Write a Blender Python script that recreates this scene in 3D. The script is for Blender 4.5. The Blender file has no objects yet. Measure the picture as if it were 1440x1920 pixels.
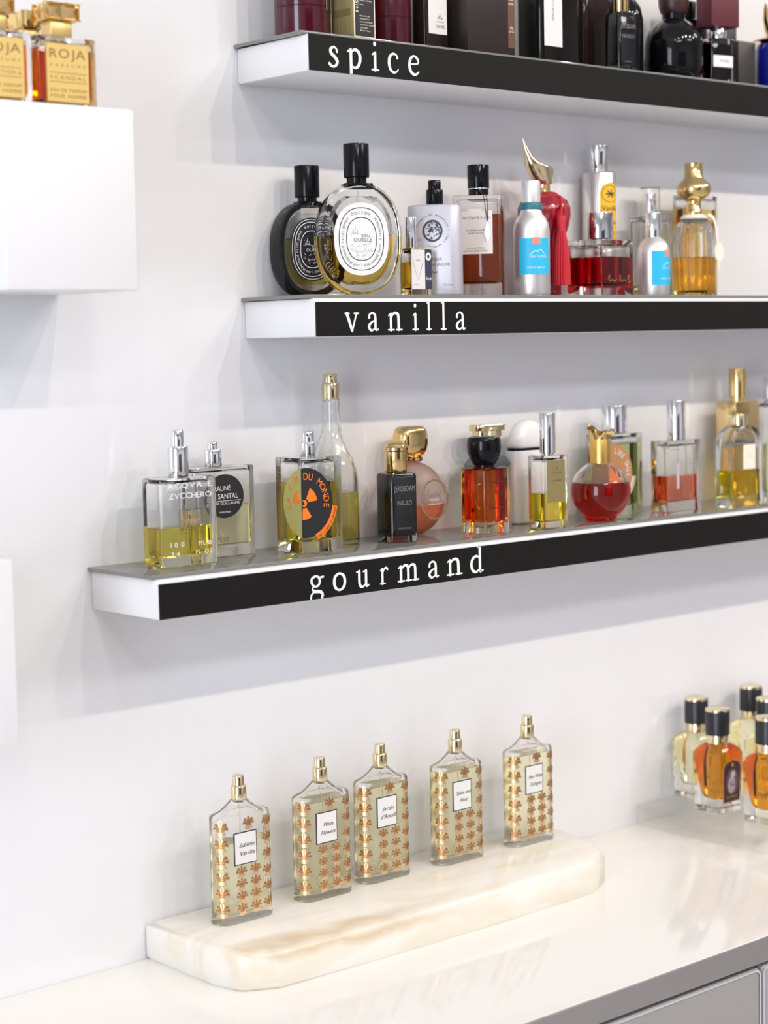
import bpy, bmesh, math, random
from mathutils import Vector, Matrix
random.seed(7)
WIN_E, SPOT_E, FILL_E, EXPO = 74, 46, 38, -0.1
sc = bpy.context.scene
COL = sc.collection
PI = math.pi
def R(a): return math.radians(a)

# ------------------------------------------------------------------ materials
MATS = {}
def _new(name):
    m = bpy.data.materials.new(name); m.use_nodes = True
    nt = m.node_tree; nt.nodes.clear()
    return m, nt, nt.nodes.new('ShaderNodeOutputMaterial')
def pbr(name, col, rough=.5, metal=0., coat=0., spec=.5, bump=0., bscale=200., sss=0., aniso=0.):
    if name in MATS: return MATS[name]
    m, nt, o = _new(name)
    b = nt.nodes.new('ShaderNodeBsdfPrincipled')
    b.inputs['Base Color'].default_value = (*col, 1)
    b.inputs['Roughness'].default_value = rough
    b.inputs['Metallic'].default_value = metal
    b.inputs['Coat Weight'].default_value = coat
    b.inputs['Coat Roughness'].default_value = .04
    b.inputs['Specular IOR Level'].default_value = spec
    if sss:
        b.inputs['Subsurface Weight'].default_value = sss
        b.inputs['Subsurface Scale'].default_value = .02
    if bump:
        n = nt.nodes.new('ShaderNodeTexNoise'); n.inputs['Scale'].default_value = bscale
        t = nt.nodes.new('ShaderNodeTexCoord'); nt.links.new(t.outputs['Object'], n.inputs['Vector'])
        u = nt.nodes.new('ShaderNodeBump'); u.inputs['Strength'].default_value = bump; u.inputs['Distance'].default_value = .001
        nt.links.new(n.outputs['Fac'], u.inputs['Height']); nt.links.new(u.outputs['Normal'], b.inputs['Normal'])
    nt.links.new(b.outputs[0], o.inputs[0])
    MATS[name] = m; return m
def glass(name, col=(1, 1, 1), ior=1.46, rough=0., mix=None):
    if name in MATS: return MATS[name]
    m, nt, o = _new(name)
    g = nt.nodes.new('ShaderNodeBsdfGlass')
    g.inputs['Color'].default_value = (*col, 1); g.inputs['IOR'].default_value = ior; g.inputs['Roughness'].default_value = rough
    t = nt.nodes.new('ShaderNodeBsdfTransparent'); t.inputs['Color'].default_value = (*col, 1)
    x = nt.nodes.new('ShaderNodeMixShader'); x.inputs[0].default_value = GMIX if mix is None else mix
    nt.links.new(g.outputs[0], x.inputs[1]); nt.links.new(t.outputs[0], x.inputs[2])
    nt.links.new(x.outputs[0], o.inputs[0])
    MATS[name] = m; return m
GMIX = 0
def liquid(name, col, mix=0): return glass(name, col, .93, 0., mix)
def emis(name, col, s):
    m, nt, o = _new(name); e = nt.nodes.new('ShaderNodeEmission')
    e.inputs[0].default_value = (*col, 1); e.inputs[1].default_value = s
    nt.links.new(e.outputs[0], o.inputs[0]); return m
CLEAR = glass('clear_glass', (.99, .99, .985))
GOLD = pbr('polished_gold', (.86, .62, .27), .1, 1)
PGOLD = pbr('pale_gold', (.84, .70, .44), .14, 1)
SGOLD = pbr('satin_gold', (.80, .52, .14), .32, 1)
ROSE = pbr('rose_gold_print', (.60, .36, .17), .26, .9)
CHROME = pbr('chrome', (.86, .86, .88), .05, 1)
ALU = pbr('brushed_aluminium', (.84, .80, .79), .42, .9)
BLACKGL = pbr('black_gloss', (.004, .004, .005), .08, spec=.28)
BLACKPL = pbr('black_plastic', (.005, .0055, .007), .14, spec=.22)
WHITEP = pbr('white_paper', (.76, .75, .73), .55)
CREAMP = pbr('cream_paper', (.86, .79, .66), .55)
BLACKINK = pbr('black_ink', (.012, .012, .014), .5)
GREYINK = pbr('grey_ink', (.18, .18, .2), .5)
WHITEINK = pbr('white_ink', (.86, .86, .84), .5)
LACQ = pbr('white_lacquer', (.82, .815, .81), .3)
TUBE = glass('tube_plastic', (.97, .97, .97), 1.25, .1)

# ------------------------------------------------------------------ mesh helpers
def rr(w, d, r, n=5, cx=0, cy=0):
    r = max(1e-5, min(r, w/2, d/2)); p = []
    for (sx, sy, a0) in ((1, 1, 0), (-1, 1, 90), (-1, -1, 180), (1, -1, 270)):
        for k in range(n+1):
            a = R(a0 + 90*k/n)
            p.append((cx + sx*(w/2-r) + r*math.cos(a), cy + sy*(d/2-r) + r*math.sin(a)))
    return p
def loft(bm, secs, n=5, flip=False, mi=0, ax='z', cap=True, off=(0, 0, 0)):
    """secs: (z, w, d, r[, cx, cy]) rounded rectangles lofted along an axis"""
    rings = []
    for s in secs:
        z, w, d, r = s[:4]; cx, cy = (s[4], s[5]) if len(s) > 4 else (0, 0)
        ring = []
        for (x, y) in rr(w, d, r, n, cx, cy):
            if ax == 'z': v = (x, y, z)
            elif ax == 'y': v = (x, -z, y)       # along -y ... ring in x,z
            else: v = (z, x, y)
            ring.append(bm.verts.new((v[0]+off[0], v[1]+off[1], v[2]+off[2])))
        rings.append(ring)
    return skin(bm, rings, flip, mi, cap)
def skin(bm, rings, flip=False, mi=0, cap=True):
    fs = []
    N = len(rings[0])
    for a, b in zip(rings, rings[1:]):
        for k in range(N):
            q = [a[k], a[(k+1) % N], b[(k+1) % N], b[k]]
            if flip: q.reverse()
            fs.append(bm.faces.new(q))
    if cap:
        lo = list(rings[0]); hi = list(rings[-1])
        if not flip: lo.reverse()
        else: hi.reverse()
        fs.append(bm.faces.new(lo)); fs.append(bm.faces.new(hi))
    for f in fs: f.material_index = mi
    return fs
def lathe(bm, prof, n=12, flip=False, mi=0, cx=0, cy=0, cap=True):
    return loft(bm, [(z, 2*r, 2*r, r, cx, cy) for (z, r) in prof], n, flip, mi, 'z', cap)
def rib(bm, prof, amp, nrib, seg=6, flip=False, mi=0, pw=1., cx=0, cy=0):
    rings = []
    N = nrib*seg
    for (z, r) in prof:
        ring = []
        for k in range(N):
            a = 2*PI*k/N; q = abs(math.cos(a*nrib/2))**pw
            rad = r*(1 - amp*(1-q)); ring.append(bm.verts.new((cx+rad*math.cos(a), cy+rad*math.sin(a), z)))
        rings.append(ring)
    return skin(bm, rings, flip, mi)
def bx(bm, x0, x1, y0, y1, z0, z1, mi=0, bev=0.):
    if bev:
        w, d = x1-x0, y1-y0; c = ((x0+x1)/2, (y0+y1)/2)
        return loft(bm, [(z0, w-2*bev, d-2*bev, bev, *c), (z0+bev*.3, w-.6*bev, d-.6*bev, bev, *c), (z0+bev, w, d, bev, *c), (z1-bev, w, d, bev, *c), (z1-bev*.3, w-.6*bev, d-.6*bev, bev, *c), (z1, w-2*bev, d-2*bev, bev, *c)], 3, mi=mi)
    v = [bm.verts.new(p) for p in ((x0,y0,z0),(x1,y0,z0),(x1,y1,z0),(x0,y1,z0),(x0,y0,z1),(x1,y0,z1),(x1,y1,z1),(x0,y1,z1))]
    fs = [bm.faces.new([v[i] for i in q]) for q in ((3,2,1,0),(4,5,6,7),(0,1,5,4),(1,2,6,5),(2,3,7,6),(3,0,4,7))]
    for f in fs: f.material_index = mi
    return fs
def tube(bm, pts, rad, n=8, mi=0):
    pts = [Vector(p) for p in pts]; rings = []
    for i, p in enumerate(pts):
        t = (pts[min(i+1, len(pts)-1)] - pts[max(i-1, 0)]).normalized()
        a = t.orthogonal().normalized() if i == 0 else (a - t*a.dot(t)).normalized()
        b = t.cross(a); r = rad[i] if isinstance(rad, (list, tuple)) else rad
        rings.append([bm.verts.new(p + (a*math.cos(2*PI*k/n) + b*math.sin(2*PI*k/n))*r) for k in range(n)])
    return skin(bm, rings, False, mi)
def extr(bm, poly, fn, mi=0, t=.0003):
    """flat polygon (u,v), CCW, put through fn(u,v,depth) as a thin slab"""
    a = [bm.verts.new(fn(u, v, t)) for (u, v) in poly]; b = [bm.verts.new(fn(u, v, 0)) for (u, v) in poly]
    N = len(poly)
    fs = [bm.faces.new(a), bm.faces.new(list(reversed(b)))]
    for k in range(N): fs.append(bm.faces.new([b[k], b[(k+1) % N], a[(k+1) % N], a[k]]))
    for f in fs: f.material_index = mi
def front(y, cx=0, cz=0):
    return lambda u, v, t: (cx+u, y-t, cz+v)
def leftface(x, cy=0, cz=0):
    return lambda u, v, t: (x-t, cy-u, cz+v)
def cyl(r, a0=0, cz=0):
    return lambda u, v, t: ((r+t)*math.sin(a0+u/r), -(r+t)*math.cos(a0+u/r), cz+v)
def ell(a, b, n=40, p=2., a0=0):
    o = []
    for k in range(n):
        t = 2*PI*k/n + a0; c, s = math.cos(t), math.sin(t)
        o.append((a*abs(c)**(2/p)*(1 if c >= 0 else -1), b*abs(s)**(2/p)*(1 if s >= 0 else -1)))
    return o
def ringflat(bm, outer, inner, fn, mi, t0):
    N = len(outer)
    A = [bm.verts.new(fn(u, v, t0)) for u, v in outer]; B = [bm.verts.new(fn(u, v, t0)) for u, v in inner]
    for k in range(N):
        f = bm.faces.new([A[k], A[(k+1) % N], B[(k+1) % N], B[k]]); f.material_index = mi
def rectp(w, h): return [(-w/2, -h/2), (w/2, -h/2), (w/2, h/2), (-w/2, h/2)]
def gridpatch(bm, w, h, fn, mi=0, n=14, t=.0002, arch=0):
    """bendable rectangle (for cylinder labels), single skin with edge walls; arch rounds the top"""
    lo, hi = [], []
    for k in range(n+1):
        u = -w/2 + w*k/n; top = h/2
        if arch: top = h/2 - arch*(1-math.sqrt(max(0, 1-(2*u/w)**2)))
        lo.append(bm.verts.new(fn(u, -h/2, t))); hi.append(bm.verts.new(fn(u, top, t)))
    for k in range(n):
        f = bm.faces.new([lo[k], lo[k+1], hi[k+1], hi[k]]); f.material_index = mi

# text ---------------------------------------------------------------
_TX = {}
def glyphs(s):
    if s in _TX: return _TX[s]
    c = bpy.data.curves.new('lettering_curve', 'FONT'); c.body = s; c.size = 1; c.resolution_u = 3; c.fill_mode = 'FRONT'
    o = bpy.data.objects.new('lettering_source', c); COL.objects.link(o)
    me = o.to_mesh()
    V = [(v.co.x, v.co.y) for v in me.vertices]; F = [tuple(p.vertices) for p in me.polygons]
    o.to_mesh_clear(); bpy.data.objects.remove(o); bpy.data.curves.remove(c)
    if V:
        x0 = min(v[0] for v in V); x1 = max(v[0] for v in V)
    else: x0 = x1 = 0
    _TX[s] = (V, F, x0, x1); return _TX[s]
def text(bm, s, fn, x, z, h, mi, w=None, al='c', t=.00045, track=0., slant=0.):
    """h = capital height; w squeezes the line to that width"""
    if track:
        adv = []; X = 0
        for ch in s:
            if ch == ' ': X += .35 + track; adv.append(None); continue
            V, F, x0, x1 = glyphs(ch); adv.append(X - x0); X += (x1-x0) + track
        X -= track; x0, x1 = 0, X
        parts = [(glyphs(ch), a) for ch, a in zip(s, adv) if a is not None]
    else:
        V, F, x0, x1 = glyphs(s); parts = [(glyphs(s), 0)]
    k = h/.7; kx = k if w is None else w/max(1e-6, x1-x0)
    W = (x1-x0)*kx; ox = x - (W/2 if al == 'c' else 0 if al == 'l' else W)
    for (V, F, a, b), dx in parts:
        vs = [bm.verts.new(fn(ox + (u+dx-x0)*kx + slant*v*k, z + v*k, t)) for u, v in V]
        for f in F:
            try: q = bm.faces.new([vs[i] for i in f]); q.material_index = mi
            except ValueError: pass
def ringtext(bm, s, fn, a, b, h, mi, start, step, t=.00045, p=2.3, xs=1., cx=0, cz=0):
    """letters on an oval; start/step in degrees, clockwise from the top"""
    A = start
    for ch in s:
        if ch != ' ':
            V, F, x0, x1 = glyphs(ch); k = h/.7
            th = R(90 - A); c, s_ = math.cos(th), math.sin(th)
            px = a*abs(c)**(2/p)*(1 if c >= 0 else -1); pz = b*abs(s_)**(2/p)*(1 if s_ >= 0 else -1)
            nx, nz = px/a**2, pz/b**2; L = math.hypot(nx, nz); nx, nz = nx/L, nz/L
            tx, tz = nz, -nx
            vs = []
            for u, v in V:
                uu = (u-(x0+x1)/2)*k*xs; vv = v*k
                vs.append(bm.verts.new(fn(cx+px+tx*uu+nx*vv, cz+pz+tz*uu+nz*vv, t)))
            for f in F:
                try: q = bm.faces.new([vs[i] for i in f]); q.material_index = mi
                except ValueError: pass
        A += step
def strokes(bm, paths, fn, mi, t=.0006, n=6):
    """ribbons of changing width; each path = [(u, v, width), ...] run through Catmull-Rom"""
    for P in paths:
        t += 1.2e-5
        pts = []
        if len(P) > 2:
            Q = [P[0]] + list(P) + [P[-1]]
            for i in range(1, len(Q)-2):
                for k in range(n):
                    s = k/n
                    pts.append(tuple(.5*((2*Q[i][j]) + (-Q[i-1][j]+Q[i+1][j])*s + (2*Q[i-1][j]-5*Q[i][j]+4*Q[i+1][j]-Q[i+2][j])*s*s + (-Q[i-1][j]+3*Q[i][j]-3*Q[i+1][j]+Q[i+2][j])*s**3) for j in range(3)))
            pts.append(tuple(P[-1]))
        else: pts = [tuple(p) for p in P]
        L, Rr = [], []
        for i, p in enumerate(pts):
            a, b = pts[max(0, i-1)], pts[min(len(pts)-1, i+1)]
            dx, dy = b[0]-a[0], b[1]-a[1]; l = math.hypot(dx, dy) or 1
            nx, ny = -dy/l*p[2]/2, dx/l*p[2]/2
            L.append(bm.verts.new(fn(p[0]+nx, p[1]+ny, t))); Rr.append(bm.verts.new(fn(p[0]-nx, p[1]-ny, t)))
        for i in range(len(pts)-1):
            f = bm.faces.new([L[i], Rr[i], Rr[i+1], L[i+1]]); f.material_index = mi
        for p in (pts[0], pts[-1]):
            t += 1.2e-5
            vs = [bm.verts.new(fn(p[0]+p[2]/2*math.cos(2*PI*k/10), p[1]+p[2]/2*math.sin(2*PI*k/10), t)) for k in range(10)]
            bm.faces.new(vs).material_index = mi

# objects --------------------------------------------------------------
def obj(name, bm, mats, parent=None, smooth=40, label=None, loc=None):
    me = bpy.data.meshes.new(name)
    if not isinstance(mats, (list, tuple)): mats = [mats]
    bm.to_mesh(me); bm.free()
    for m in mats: me.materials.append(m)
    if smooth:
        for p in me.polygons: p.use_smooth = True
        me.set_sharp_from_angle(angle=R(smooth))
    o = bpy.data.objects.new(name, me); COL.objects.link(o)
    if parent: o.parent = parent
    if label: o['label'] = label
    if loc: o.location = loc
    return o
def thing(name, label, cat, x, y, z, rz=0, group=None):
    o = bpy.data.objects.new(name, None); COL.objects.link(o); o.empty_display_size = .02
    o.location = (x, y, z); o.rotation_euler = (0, 0, R(rz)); o['label'] = label; o['category'] = cat
    if group: o['group'] = group
    return o
def tag(o, label, cat, group=None):
    o['label'] = label; o['category'] = cat
    if group: o['group'] = group
    return o
def struct(name, bm, m, parent=None, smooth=0):
    o = obj(name, bm, m, parent, smooth)
    if not parent: o['kind'] = 'structure'
    return o
def B(): return bmesh.new()

# ------------------------------------------------------------------ the room
XL, XR, YF, H = -3.2, 4.6, -5.0, 3.32
wallm = pbr('wall_gloss_paint', (.785, .787, .797), .12, 0, 0, .45)
plain = pbr('plain_white_paint', (.86, .85, .83), .7)
darkw = pbr('charcoal_paint', (.045, .043, .045), .6)
floorm = pbr('grey_stone_floor', (.50, .475, .47), .35)
b = B(); bx(b, XL-.1, XR+.1, 0, .1, 0, H); struct('wall_back', b, wallm)
b = B(); bx(b, XL, XR, YF, 0, -.1, 0); struct('floor', b, floorm)
b = B(); bx(b, XL-.1, XR+.1, YF-.1, .1, H, H+.1); struct('ceiling', b, plain)
b = B(); bx(b, XR, XR+.1, YF, 0, 0, H); struct('wall_right', b, pbr('warm_grey_paint', (.33, .32, .32), .6))
b = B(); bx(b, XL-.1, XR+.1, YF-.1, YF, 0, H); struct('wall_front', b, pbr('off_white_paint', (.68, .67, .66), .7))
b = B(); bx(b, -2.5, .3, YF, YF+.06, 0, 2.55)
struct('reflection_panel_1', b, darkw)  # unseen dark panel, added to give metal and glass a dark reflection
WY0, WY1, WZ0, WZ1 = -2.3, -1.15, .25, 2.75
b = B()
bx(b, XL-.1, XL, YF, WY0, 0, H); bx(b, XL-.1, XL, WY1, 0, 0, H)
bx(b, XL-.1, XL, WY0, WY1, 0, WZ0); bx(b, XL-.1, XL, WY0, WY1, WZ1, H)
struct('wall_left', b, plain)
b = B()
for (y0, y1, z0, z1) in ((WY0, WY1, WZ0, WZ0+.05), (WY0, WY1, WZ1-.05, WZ1), (WY0, WY0+.05, WZ0+.05, WZ1-.05), (WY1-.05, WY1, WZ0+.05, WZ1-.05)):
    bx(b, XL-.09, XL-.01, y0, y1, z0, z1)
struct('window_1', b, plain)

# ------------------------------------------------------------------ counter
yF = -.3384
topm, nt, o_ = _new('white_back_painted_glass')
_b = nt.nodes.new('ShaderNodeBsdfPrincipled'); _b.inputs['Base Color'].default_value = (.92, .893, .825, 1); _b.inputs['Roughness'].default_value = .08
nt.links.new(_b.outputs[0], o_.inputs[0])
STEEL = pbr('brushed_steel_edge', (.60, .575, .55), .38, 1)
DRAW = pbr('grey_lacquer_front', (.36, .34, .32), .35)
FRAME = pbr('grey_frame_edge', (.62, .62, .65), .3)
DARKGAP = pbr('dark_recess', (.02, .02, .024), .6)
root = thing('worktop', 'long white glossy worktop with a brushed metal front edge along the wall', 'worktop', .5, yF, .9728)
b = B(); bx(b, -2.2, 2.0, .0022, -yF-.0002, .0012, .0215, bev=.001); obj('top_panel', b, topm, root)
b = B(); bx(b, -2.2, 2.0, -.0005, .002, 0, .0210); obj('front_edge', b, STEEL, root, 0)
for (x0, x1, lab) in ((-1.5, .3300, 'grey drawer cabinet under the worktop, left of the vertical joint'), (.3312, 2.2, 'grey drawer cabinet under the worktop, right of the vertical joint')):
    root = thing('drawer_cabinet', lab, 'cabinet', (x0+x1)/2, yF, 0)
    h = (x1-x0)/2
    b = B(); bx(b, -h, h, .012, -yF-.001, .06, .9728); bx(b, -h+.03, h-.03, .05, -yF-.001, 0, .06); obj('carcass', b, DARKGAP, root, 0)
    for (z0, z1) in ((.66, .9685), (.36, .655), (.065, .355)):
        b = B()
        loft(b, [(-.0118, 2*h-.001, z1-z0, .004, 0, (z0+z1)/2), (-.002, 2*h-.001, z1-z0, .004, 0, (z0+z1)/2), (0, 2*h-.005, z1-z0-.004, .004, 0, (z0+z1)/2)], 4, ax='y')
        d = obj('drawer', b, DRAW, root)
        # raised rounded rim
        b = B(); o1 = rr(2*h-.002, z1-z0-.001, .006, 5, 0, (z0+z1)/2); i1 = rr(2*h-.006, z1-z0-.004, .005, 5, 0, (z0+z1)/2)
        ringflat(b, o1, i1, front(-.0003), 0, .0003); obj('rim', b, FRAME, d, 0)

# onyx slab
onyx, nt, o_ = _new('cream_onyx')
pb = nt.nodes.new('ShaderNodeBsdfPrincipled'); pb.inputs['Roughness'].default_value = .22
pb.inputs['Subsurface Weight'].default_value = .25; pb.inputs['Subsurface Scale'].default_value = .01
pb.inputs['Subsurface Radius'].default_value = (1, .8, .5)
tc = nt.nodes.new('ShaderNodeTexCoord')
mp = nt.nodes.new('ShaderNodeMapping'); mp.inputs['Scale'].default_value = (2.2, 7, 7)
mp.inputs['Rotation'].default_value = (.1, .25, .12)
ns = nt.nodes.new('ShaderNodeTexNoise'); ns.inputs['Scale'].default_value = 3.2; ns.inputs['Detail'].default_value = 6; ns.inputs['Distortion'].default_value = 1.2
cr = nt.nodes.new('ShaderNodeValToRGB')
cr.color_ramp.elements[0].position = .30; cr.color_ramp.elements[0].color = (.84, .755, .60, 1)
cr.color_ramp.elements[1].position = .55; cr.color_ramp.elements[1].color = (.90, .87, .79, 1)
# one brown vein near the chipped corner
sep = nt.nodes.new('ShaderNodeSeparateXYZ')
n2 = nt.nodes.new('ShaderNodeTexNoise'); n2.inputs['Scale'].default_value = 22; n2.inputs['Detail'].default_value = 5
def mth(op, a, bb=None, c=None):
    n = nt.nodes.new('ShaderNodeMath'); n.operation = op
    for i, v in enumerate((a, bb, c)):
        if v is None: continue
        if isinstance(v, (int, float)): n.inputs[i].default_value = v
        else: nt.links.new(v, n.inputs[i])
    return n.outputs[0]
nt.links.new(tc.outputs['Object'], mp.inputs['Vector']); nt.links.new(mp.outputs[0], ns.inputs['Vector']); nt.links.new(ns.outputs['Fac'], cr.inputs[0])
nt.links.new(tc.outputs['Object'], sep.inputs[0]); nt.links.new(tc.outputs['Object'], n2.inputs['Vector'])
# vein follows a wavering line in x / (z - y)
lin = mth('SUBTRACT', mth('MULTIPLY', sep.outputs['X'], -.014), mth('SUBTRACT', mth('SUBTRACT', sep.outputs['Z'], mth('MULTIPLY', sep.outputs['Y'], .5)), 1.0945))
wob = mth('ADD', lin, mth('MULTIPLY', mth('SUBTRACT', n2.outputs['Fac'], .5), .026))
dist = mth('ABSOLUTE', wob)
vein = mth('SUBTRACT', 1, mth('MINIMUM', mth('DIVIDE', dist, .0085), 1))
fade = mth('MINIMUM', mth('MAXIMUM', mth('DIVIDE', mth('SUBTRACT', .19, sep.outputs['X']), .12), 0), 1)
pdx = mth('DIVIDE', mth('ADD', sep.outputs['X'], .045), .040); pdy = mth('DIVIDE', mth('ADD', sep.outputs['Y'], .119), .017)
pd = mth('ADD', mth('ADD', mth('MULTIPLY', pdx, pdx), mth('MULTIPLY', pdy, pdy)), mth('MULTIPLY', mth('SUBTRACT', n2.outputs['Fac'], .5), 1.6))
patch = mth('MULTIPLY', mth('MAXIMUM', mth('SUBTRACT', 1, pd), 0), .42)
vf0 = mth('MULTIPLY', mth('MULTIPLY', vein, fade), .5)
vf = mth('MINIMUM', mth('ADD', vf0, patch), .8)
mx = nt.nodes.new('ShaderNodeMix'); mx.data_type = 'RGBA'
nt.links.new(vf, mx.inputs[0]); nt.links.new(cr.outputs[0], mx.inputs[6]); mx.inputs[7].default_value = (.58, .38, .16, 1)
nt.links.new(mx.outputs[2], pb.inputs['Base Color']); nt.links.new(pb.outputs[0], o_.inputs[0])
b = B()
poly = [(-.0885, -.0015), (-.0885, -.095), (-.080, -.128), (-.052, -.143), (.05, -.147), (.2, -.148), (.325, -.145), (.355, -.132), (.372, -.10), (.386, -.05), (.388, -.0015)]
def inset(P, k):
    cxp = sum(p[0] for p in P)/len(P); cyp = sum(p[1] for p in P)/len(P)
    return [(p[0]+(cxp-p[0])/max(.02, abs(cxp-p[0]))*k*(abs(cxp-p[0]) > .02), p[1]+(cyp-p[1])/max(.02, abs(cyp-p[1]))*k) for p in P]
def slab_ring(k, z, dx=0): return [b.verts.new((x+dx*(x > .3), y, z)) for x, y in inset(poly, k)]
ZT = 1.0275
rings = [slab_ring(.002, .99432), slab_ring(0, .9975), slab_ring(0, ZT-.005), slab_ring(.0015, ZT-.0015), slab_ring(.005, ZT)]
skin(b, rings)
o = obj('stone_slab', b, onyx, None, 50); tag(o, 'thick cream onyx slab with a brown vein lying on the white worktop', 'slab')

# acrylic block
b = B(); bx(b, .5455, .90, -.26, -.004, .99432, 1.0181, bev=.0012)
acr = glass('clear_acrylic', (1, 1, .995), 1.42, 0., .80)
o = obj('acrylic_riser', b, acr, None, 40); tag(o, 'thick clear acrylic riser block under the small black-capped bottles', 'display block')

# white wall boxes
for (x0, x1, z0, z1, lab) in ((-.2665, -.1515, 1.5665, 1.7039, 'white display cube on the wall carrying the square gold-labelled bottles'),
                              (-.385, -.2703, 1.2302, 1.3690, 'lower white display cube at the left edge with nothing on it')):
    b = B(); bx(b, x0, x1, -.118, -.0002, z0, z1, bev=.0015)
    o = obj('wall_cube', b, LACQ, None, 40); tag(o, lab, 'wall shelf', 'white wall cubes')

# ------------------------------------------------------------------ sign lettering
LET = {
 'v': ([[(.10, .97, .2), (.44, .02, .16)], [(.44, .02, .12), (.76, .97, .1)], [(-.02, .98, .1), (.24, .98, .1)], [(.6, .98, .1), (.88, .98, .1)]], (-.05, .92)),
 'a': ([[(.10, .74, .17), (.13, .90, .12), (.32, 1.0, .11), (.50, .90, .14), (.54, .66, .17), (.54, .2, .17), (.60, .04, .12), (.74, .08, .08)],
        [(.52, .58, .08), (.32, .50, .1), (.12, .34, .16), (.10, .16, .17), (.24, .02, .12), (.42, .08, .09), (.54, .22, .08)]], (0, .76)),
 'n': ([[(.18, .92, .17), (.18, .03, .17)], [(.02, .84, .08), (.18, .96, .1)], [(.0, .04, .09), (.38, .04, .09)], [(.2, .74, .08), (.36, .96, .13), (.56, .97, .16), (.68, .80, .18), (.70, .05, .18)], [(.54, .04, .09), (.92, .04, .09)]], (-.03, .95)),
 'i': ([[(.22, .92, .17), (.22, .03, .17)], [(.04, .84, .08), (.22, .96, .1)], [(.0, .04, .09), (.44, .04, .09)], [(.2, 1.38, .2), (.2, 1.42, .2)]], (-.03, .47)),
 'l': ([[(.22, 1.62, .17), (.22, .03, .17)], [(.04, 1.54, .08), (.24, 1.70, .1)], [(.0, .04, .09), (.44, .04, .09)]], (-.03, .47)),
 's': ([[(.56, .78, .15), (.52, .92, .1), (.34, 1.0, .12), (.14, .88, .16), (.16, .68, .18), (.44, .46, .19), (.58, .24, .18), (.44, .03, .13), (.2, .0, .13), (.04, .12, .16)]], (-.03, .66)),
 'p': ([[(.2, .94, .17), (.2, -.34, .17)], [(.02, .86, .09), (.2, 1.0, .1)], [(.04, -.36, .1), (.40, -.36, .1)], [(.22, .82, .08), (.42, .99, .14), (.66, .84, .17), (.72, .5, .18), (.62, .16, .16), (.42, .03, .12), (.22, .14, .08)]], (0, .82)),
 'c': ([[(.66, .80, .16), (.60, .94, .1), (.38, 1.0, .12), (.16, .82, .17), (.10, .48, .18), (.2, .14, .16), (.44, .0, .12), (.66, .1, .09), (.72, .2, .06)]], (0, .76)),
 'e': ([[(.14, .55, .07), (.64, .62, .09), (.62, .86, .14), (.40, 1.0, .11), (.18, .84, .16), (.10, .48, .18), (.2, .14, .17), (.46, .0, .13), (.70, .16, .08)]], (0, .75)),
 'o': ([[(.42, 1.0, .11), (.18, .84, .16), (.10, .5, .18), (.18, .16, .16), (.42, .0, .11), (.66, .16, .16), (.74, .5, .18), (.66, .84, .16), (.42, 1.0, .11)]], (0, .84)),
 'u': ([[(.02, .92, .09), (.18, .97, .1)], [(.2, .96, .18), (.2, .3, .18), (.28, .06, .16), (.46, .03, .12), (.64, .2, .09)], [(.48, .92, .09), (.66, .97, .1)], [(.66, .96, .17), (.66, .16, .17), (.72, .03, .12), (.86, .1, .08)]], (0, .90)),
 'r': ([[(.2, .92, .17), (.2, .03, .17)], [(.04, .84, .08), (.2, .96, .1)], [(.02, .04, .09), (.42, .04, .09)], [(.22, .68, .08), (.36, .92, .12), (.54, .98, .14), (.62, .88, .15)]], (0, .68)),
 'm': ([[(.18, .92, .17), (.18, .03, .17)], [(.02, .84, .08), (.18, .96, .1)], [(.0, .04, .09), (.38, .04, .09)], [(.2, .74, .08), (.34, .95, .12), (.52, .97, .15), (.62, .80, .17), (.63, .05, .17)], [(.48, .04, .09), (.82, .04, .09)], [(.64, .74, .08), (.78, .95, .12), (.96, .97, .15), (1.06, .80, .17), (1.07, .05, .17)], [(.92, .04, .09), (1.28, .04, .09)]], (-.03, 1.32)),
 'd': ([[(.66, 1.62, .17), (.66, .16, .17), (.72, .03, .12), (.86, .08, .08)], [(.5, 1.56, .08), (.68, 1.70, .1)], [(.64, .86, .08), (.44, 1.0, .13), (.2, .86, .17), (.10, .5, .18), (.18, .14, .17), (.40, .0, .13), (.62, .16, .09)]], (0, .88)),
 'g': ([[(.38, 1.0, .11), (.16, .88, .15), (.12, .68, .15), (.22, .46, .13), (.40, .38, .11), (.58, .48, .14), (.64, .70, .15), (.56, .92, .13), (.38, 1.0, .11)], [(.58, .88, .09), (.86, .92, .12)], [(.26, .42, .08), (.16, .24, .1), (.34, .10, .17), (.64, .06, .17), (.80, -.10, .16), (.76, -.30, .15)], [(.3, .10, .1), (.10, -.08, .11), (.06, -.30, .12)]], (0, .90)),
}
SIGNS = {
 'vanilla': (1.5330, .0155, [('v', .0677, .0835), ('a', .0935, .1057), ('n', .1166, .1333), ('i', .1453, .1525), ('l', .1621, .1679), ('l', .1795, .1861), ('a', .1977, .21)]),
 'spice': (1.7555, .0160, [('s', .0561, .0672), ('p', .0772, .0929), ('i', .1038, .1123), ('c', .1223, .1352), ('e', .1458, .1594)]),
 'gourmand': (1.3110, .0146, [('g', .0222, .0378), ('o', .0474, .063), ('u', .0743, .0891), ('r', .1014, .1107), ('m', .122, .1475), ('a', .1585, .1715), ('n', .1814, .2007), ('d', .2101, .2274)]),
}
BOARD = pbr('black_sign_board', (.007, .0065, .0055), .5, bump=.1, bscale=900, spec=.2)
SHELFGLASS = pbr('smoked_shelf_glass', (.20, .20, .185), .04, 0, .4)
ZS = {'S': 1.7840, 'V': 1.5646, 'G': 1.3408}
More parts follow.
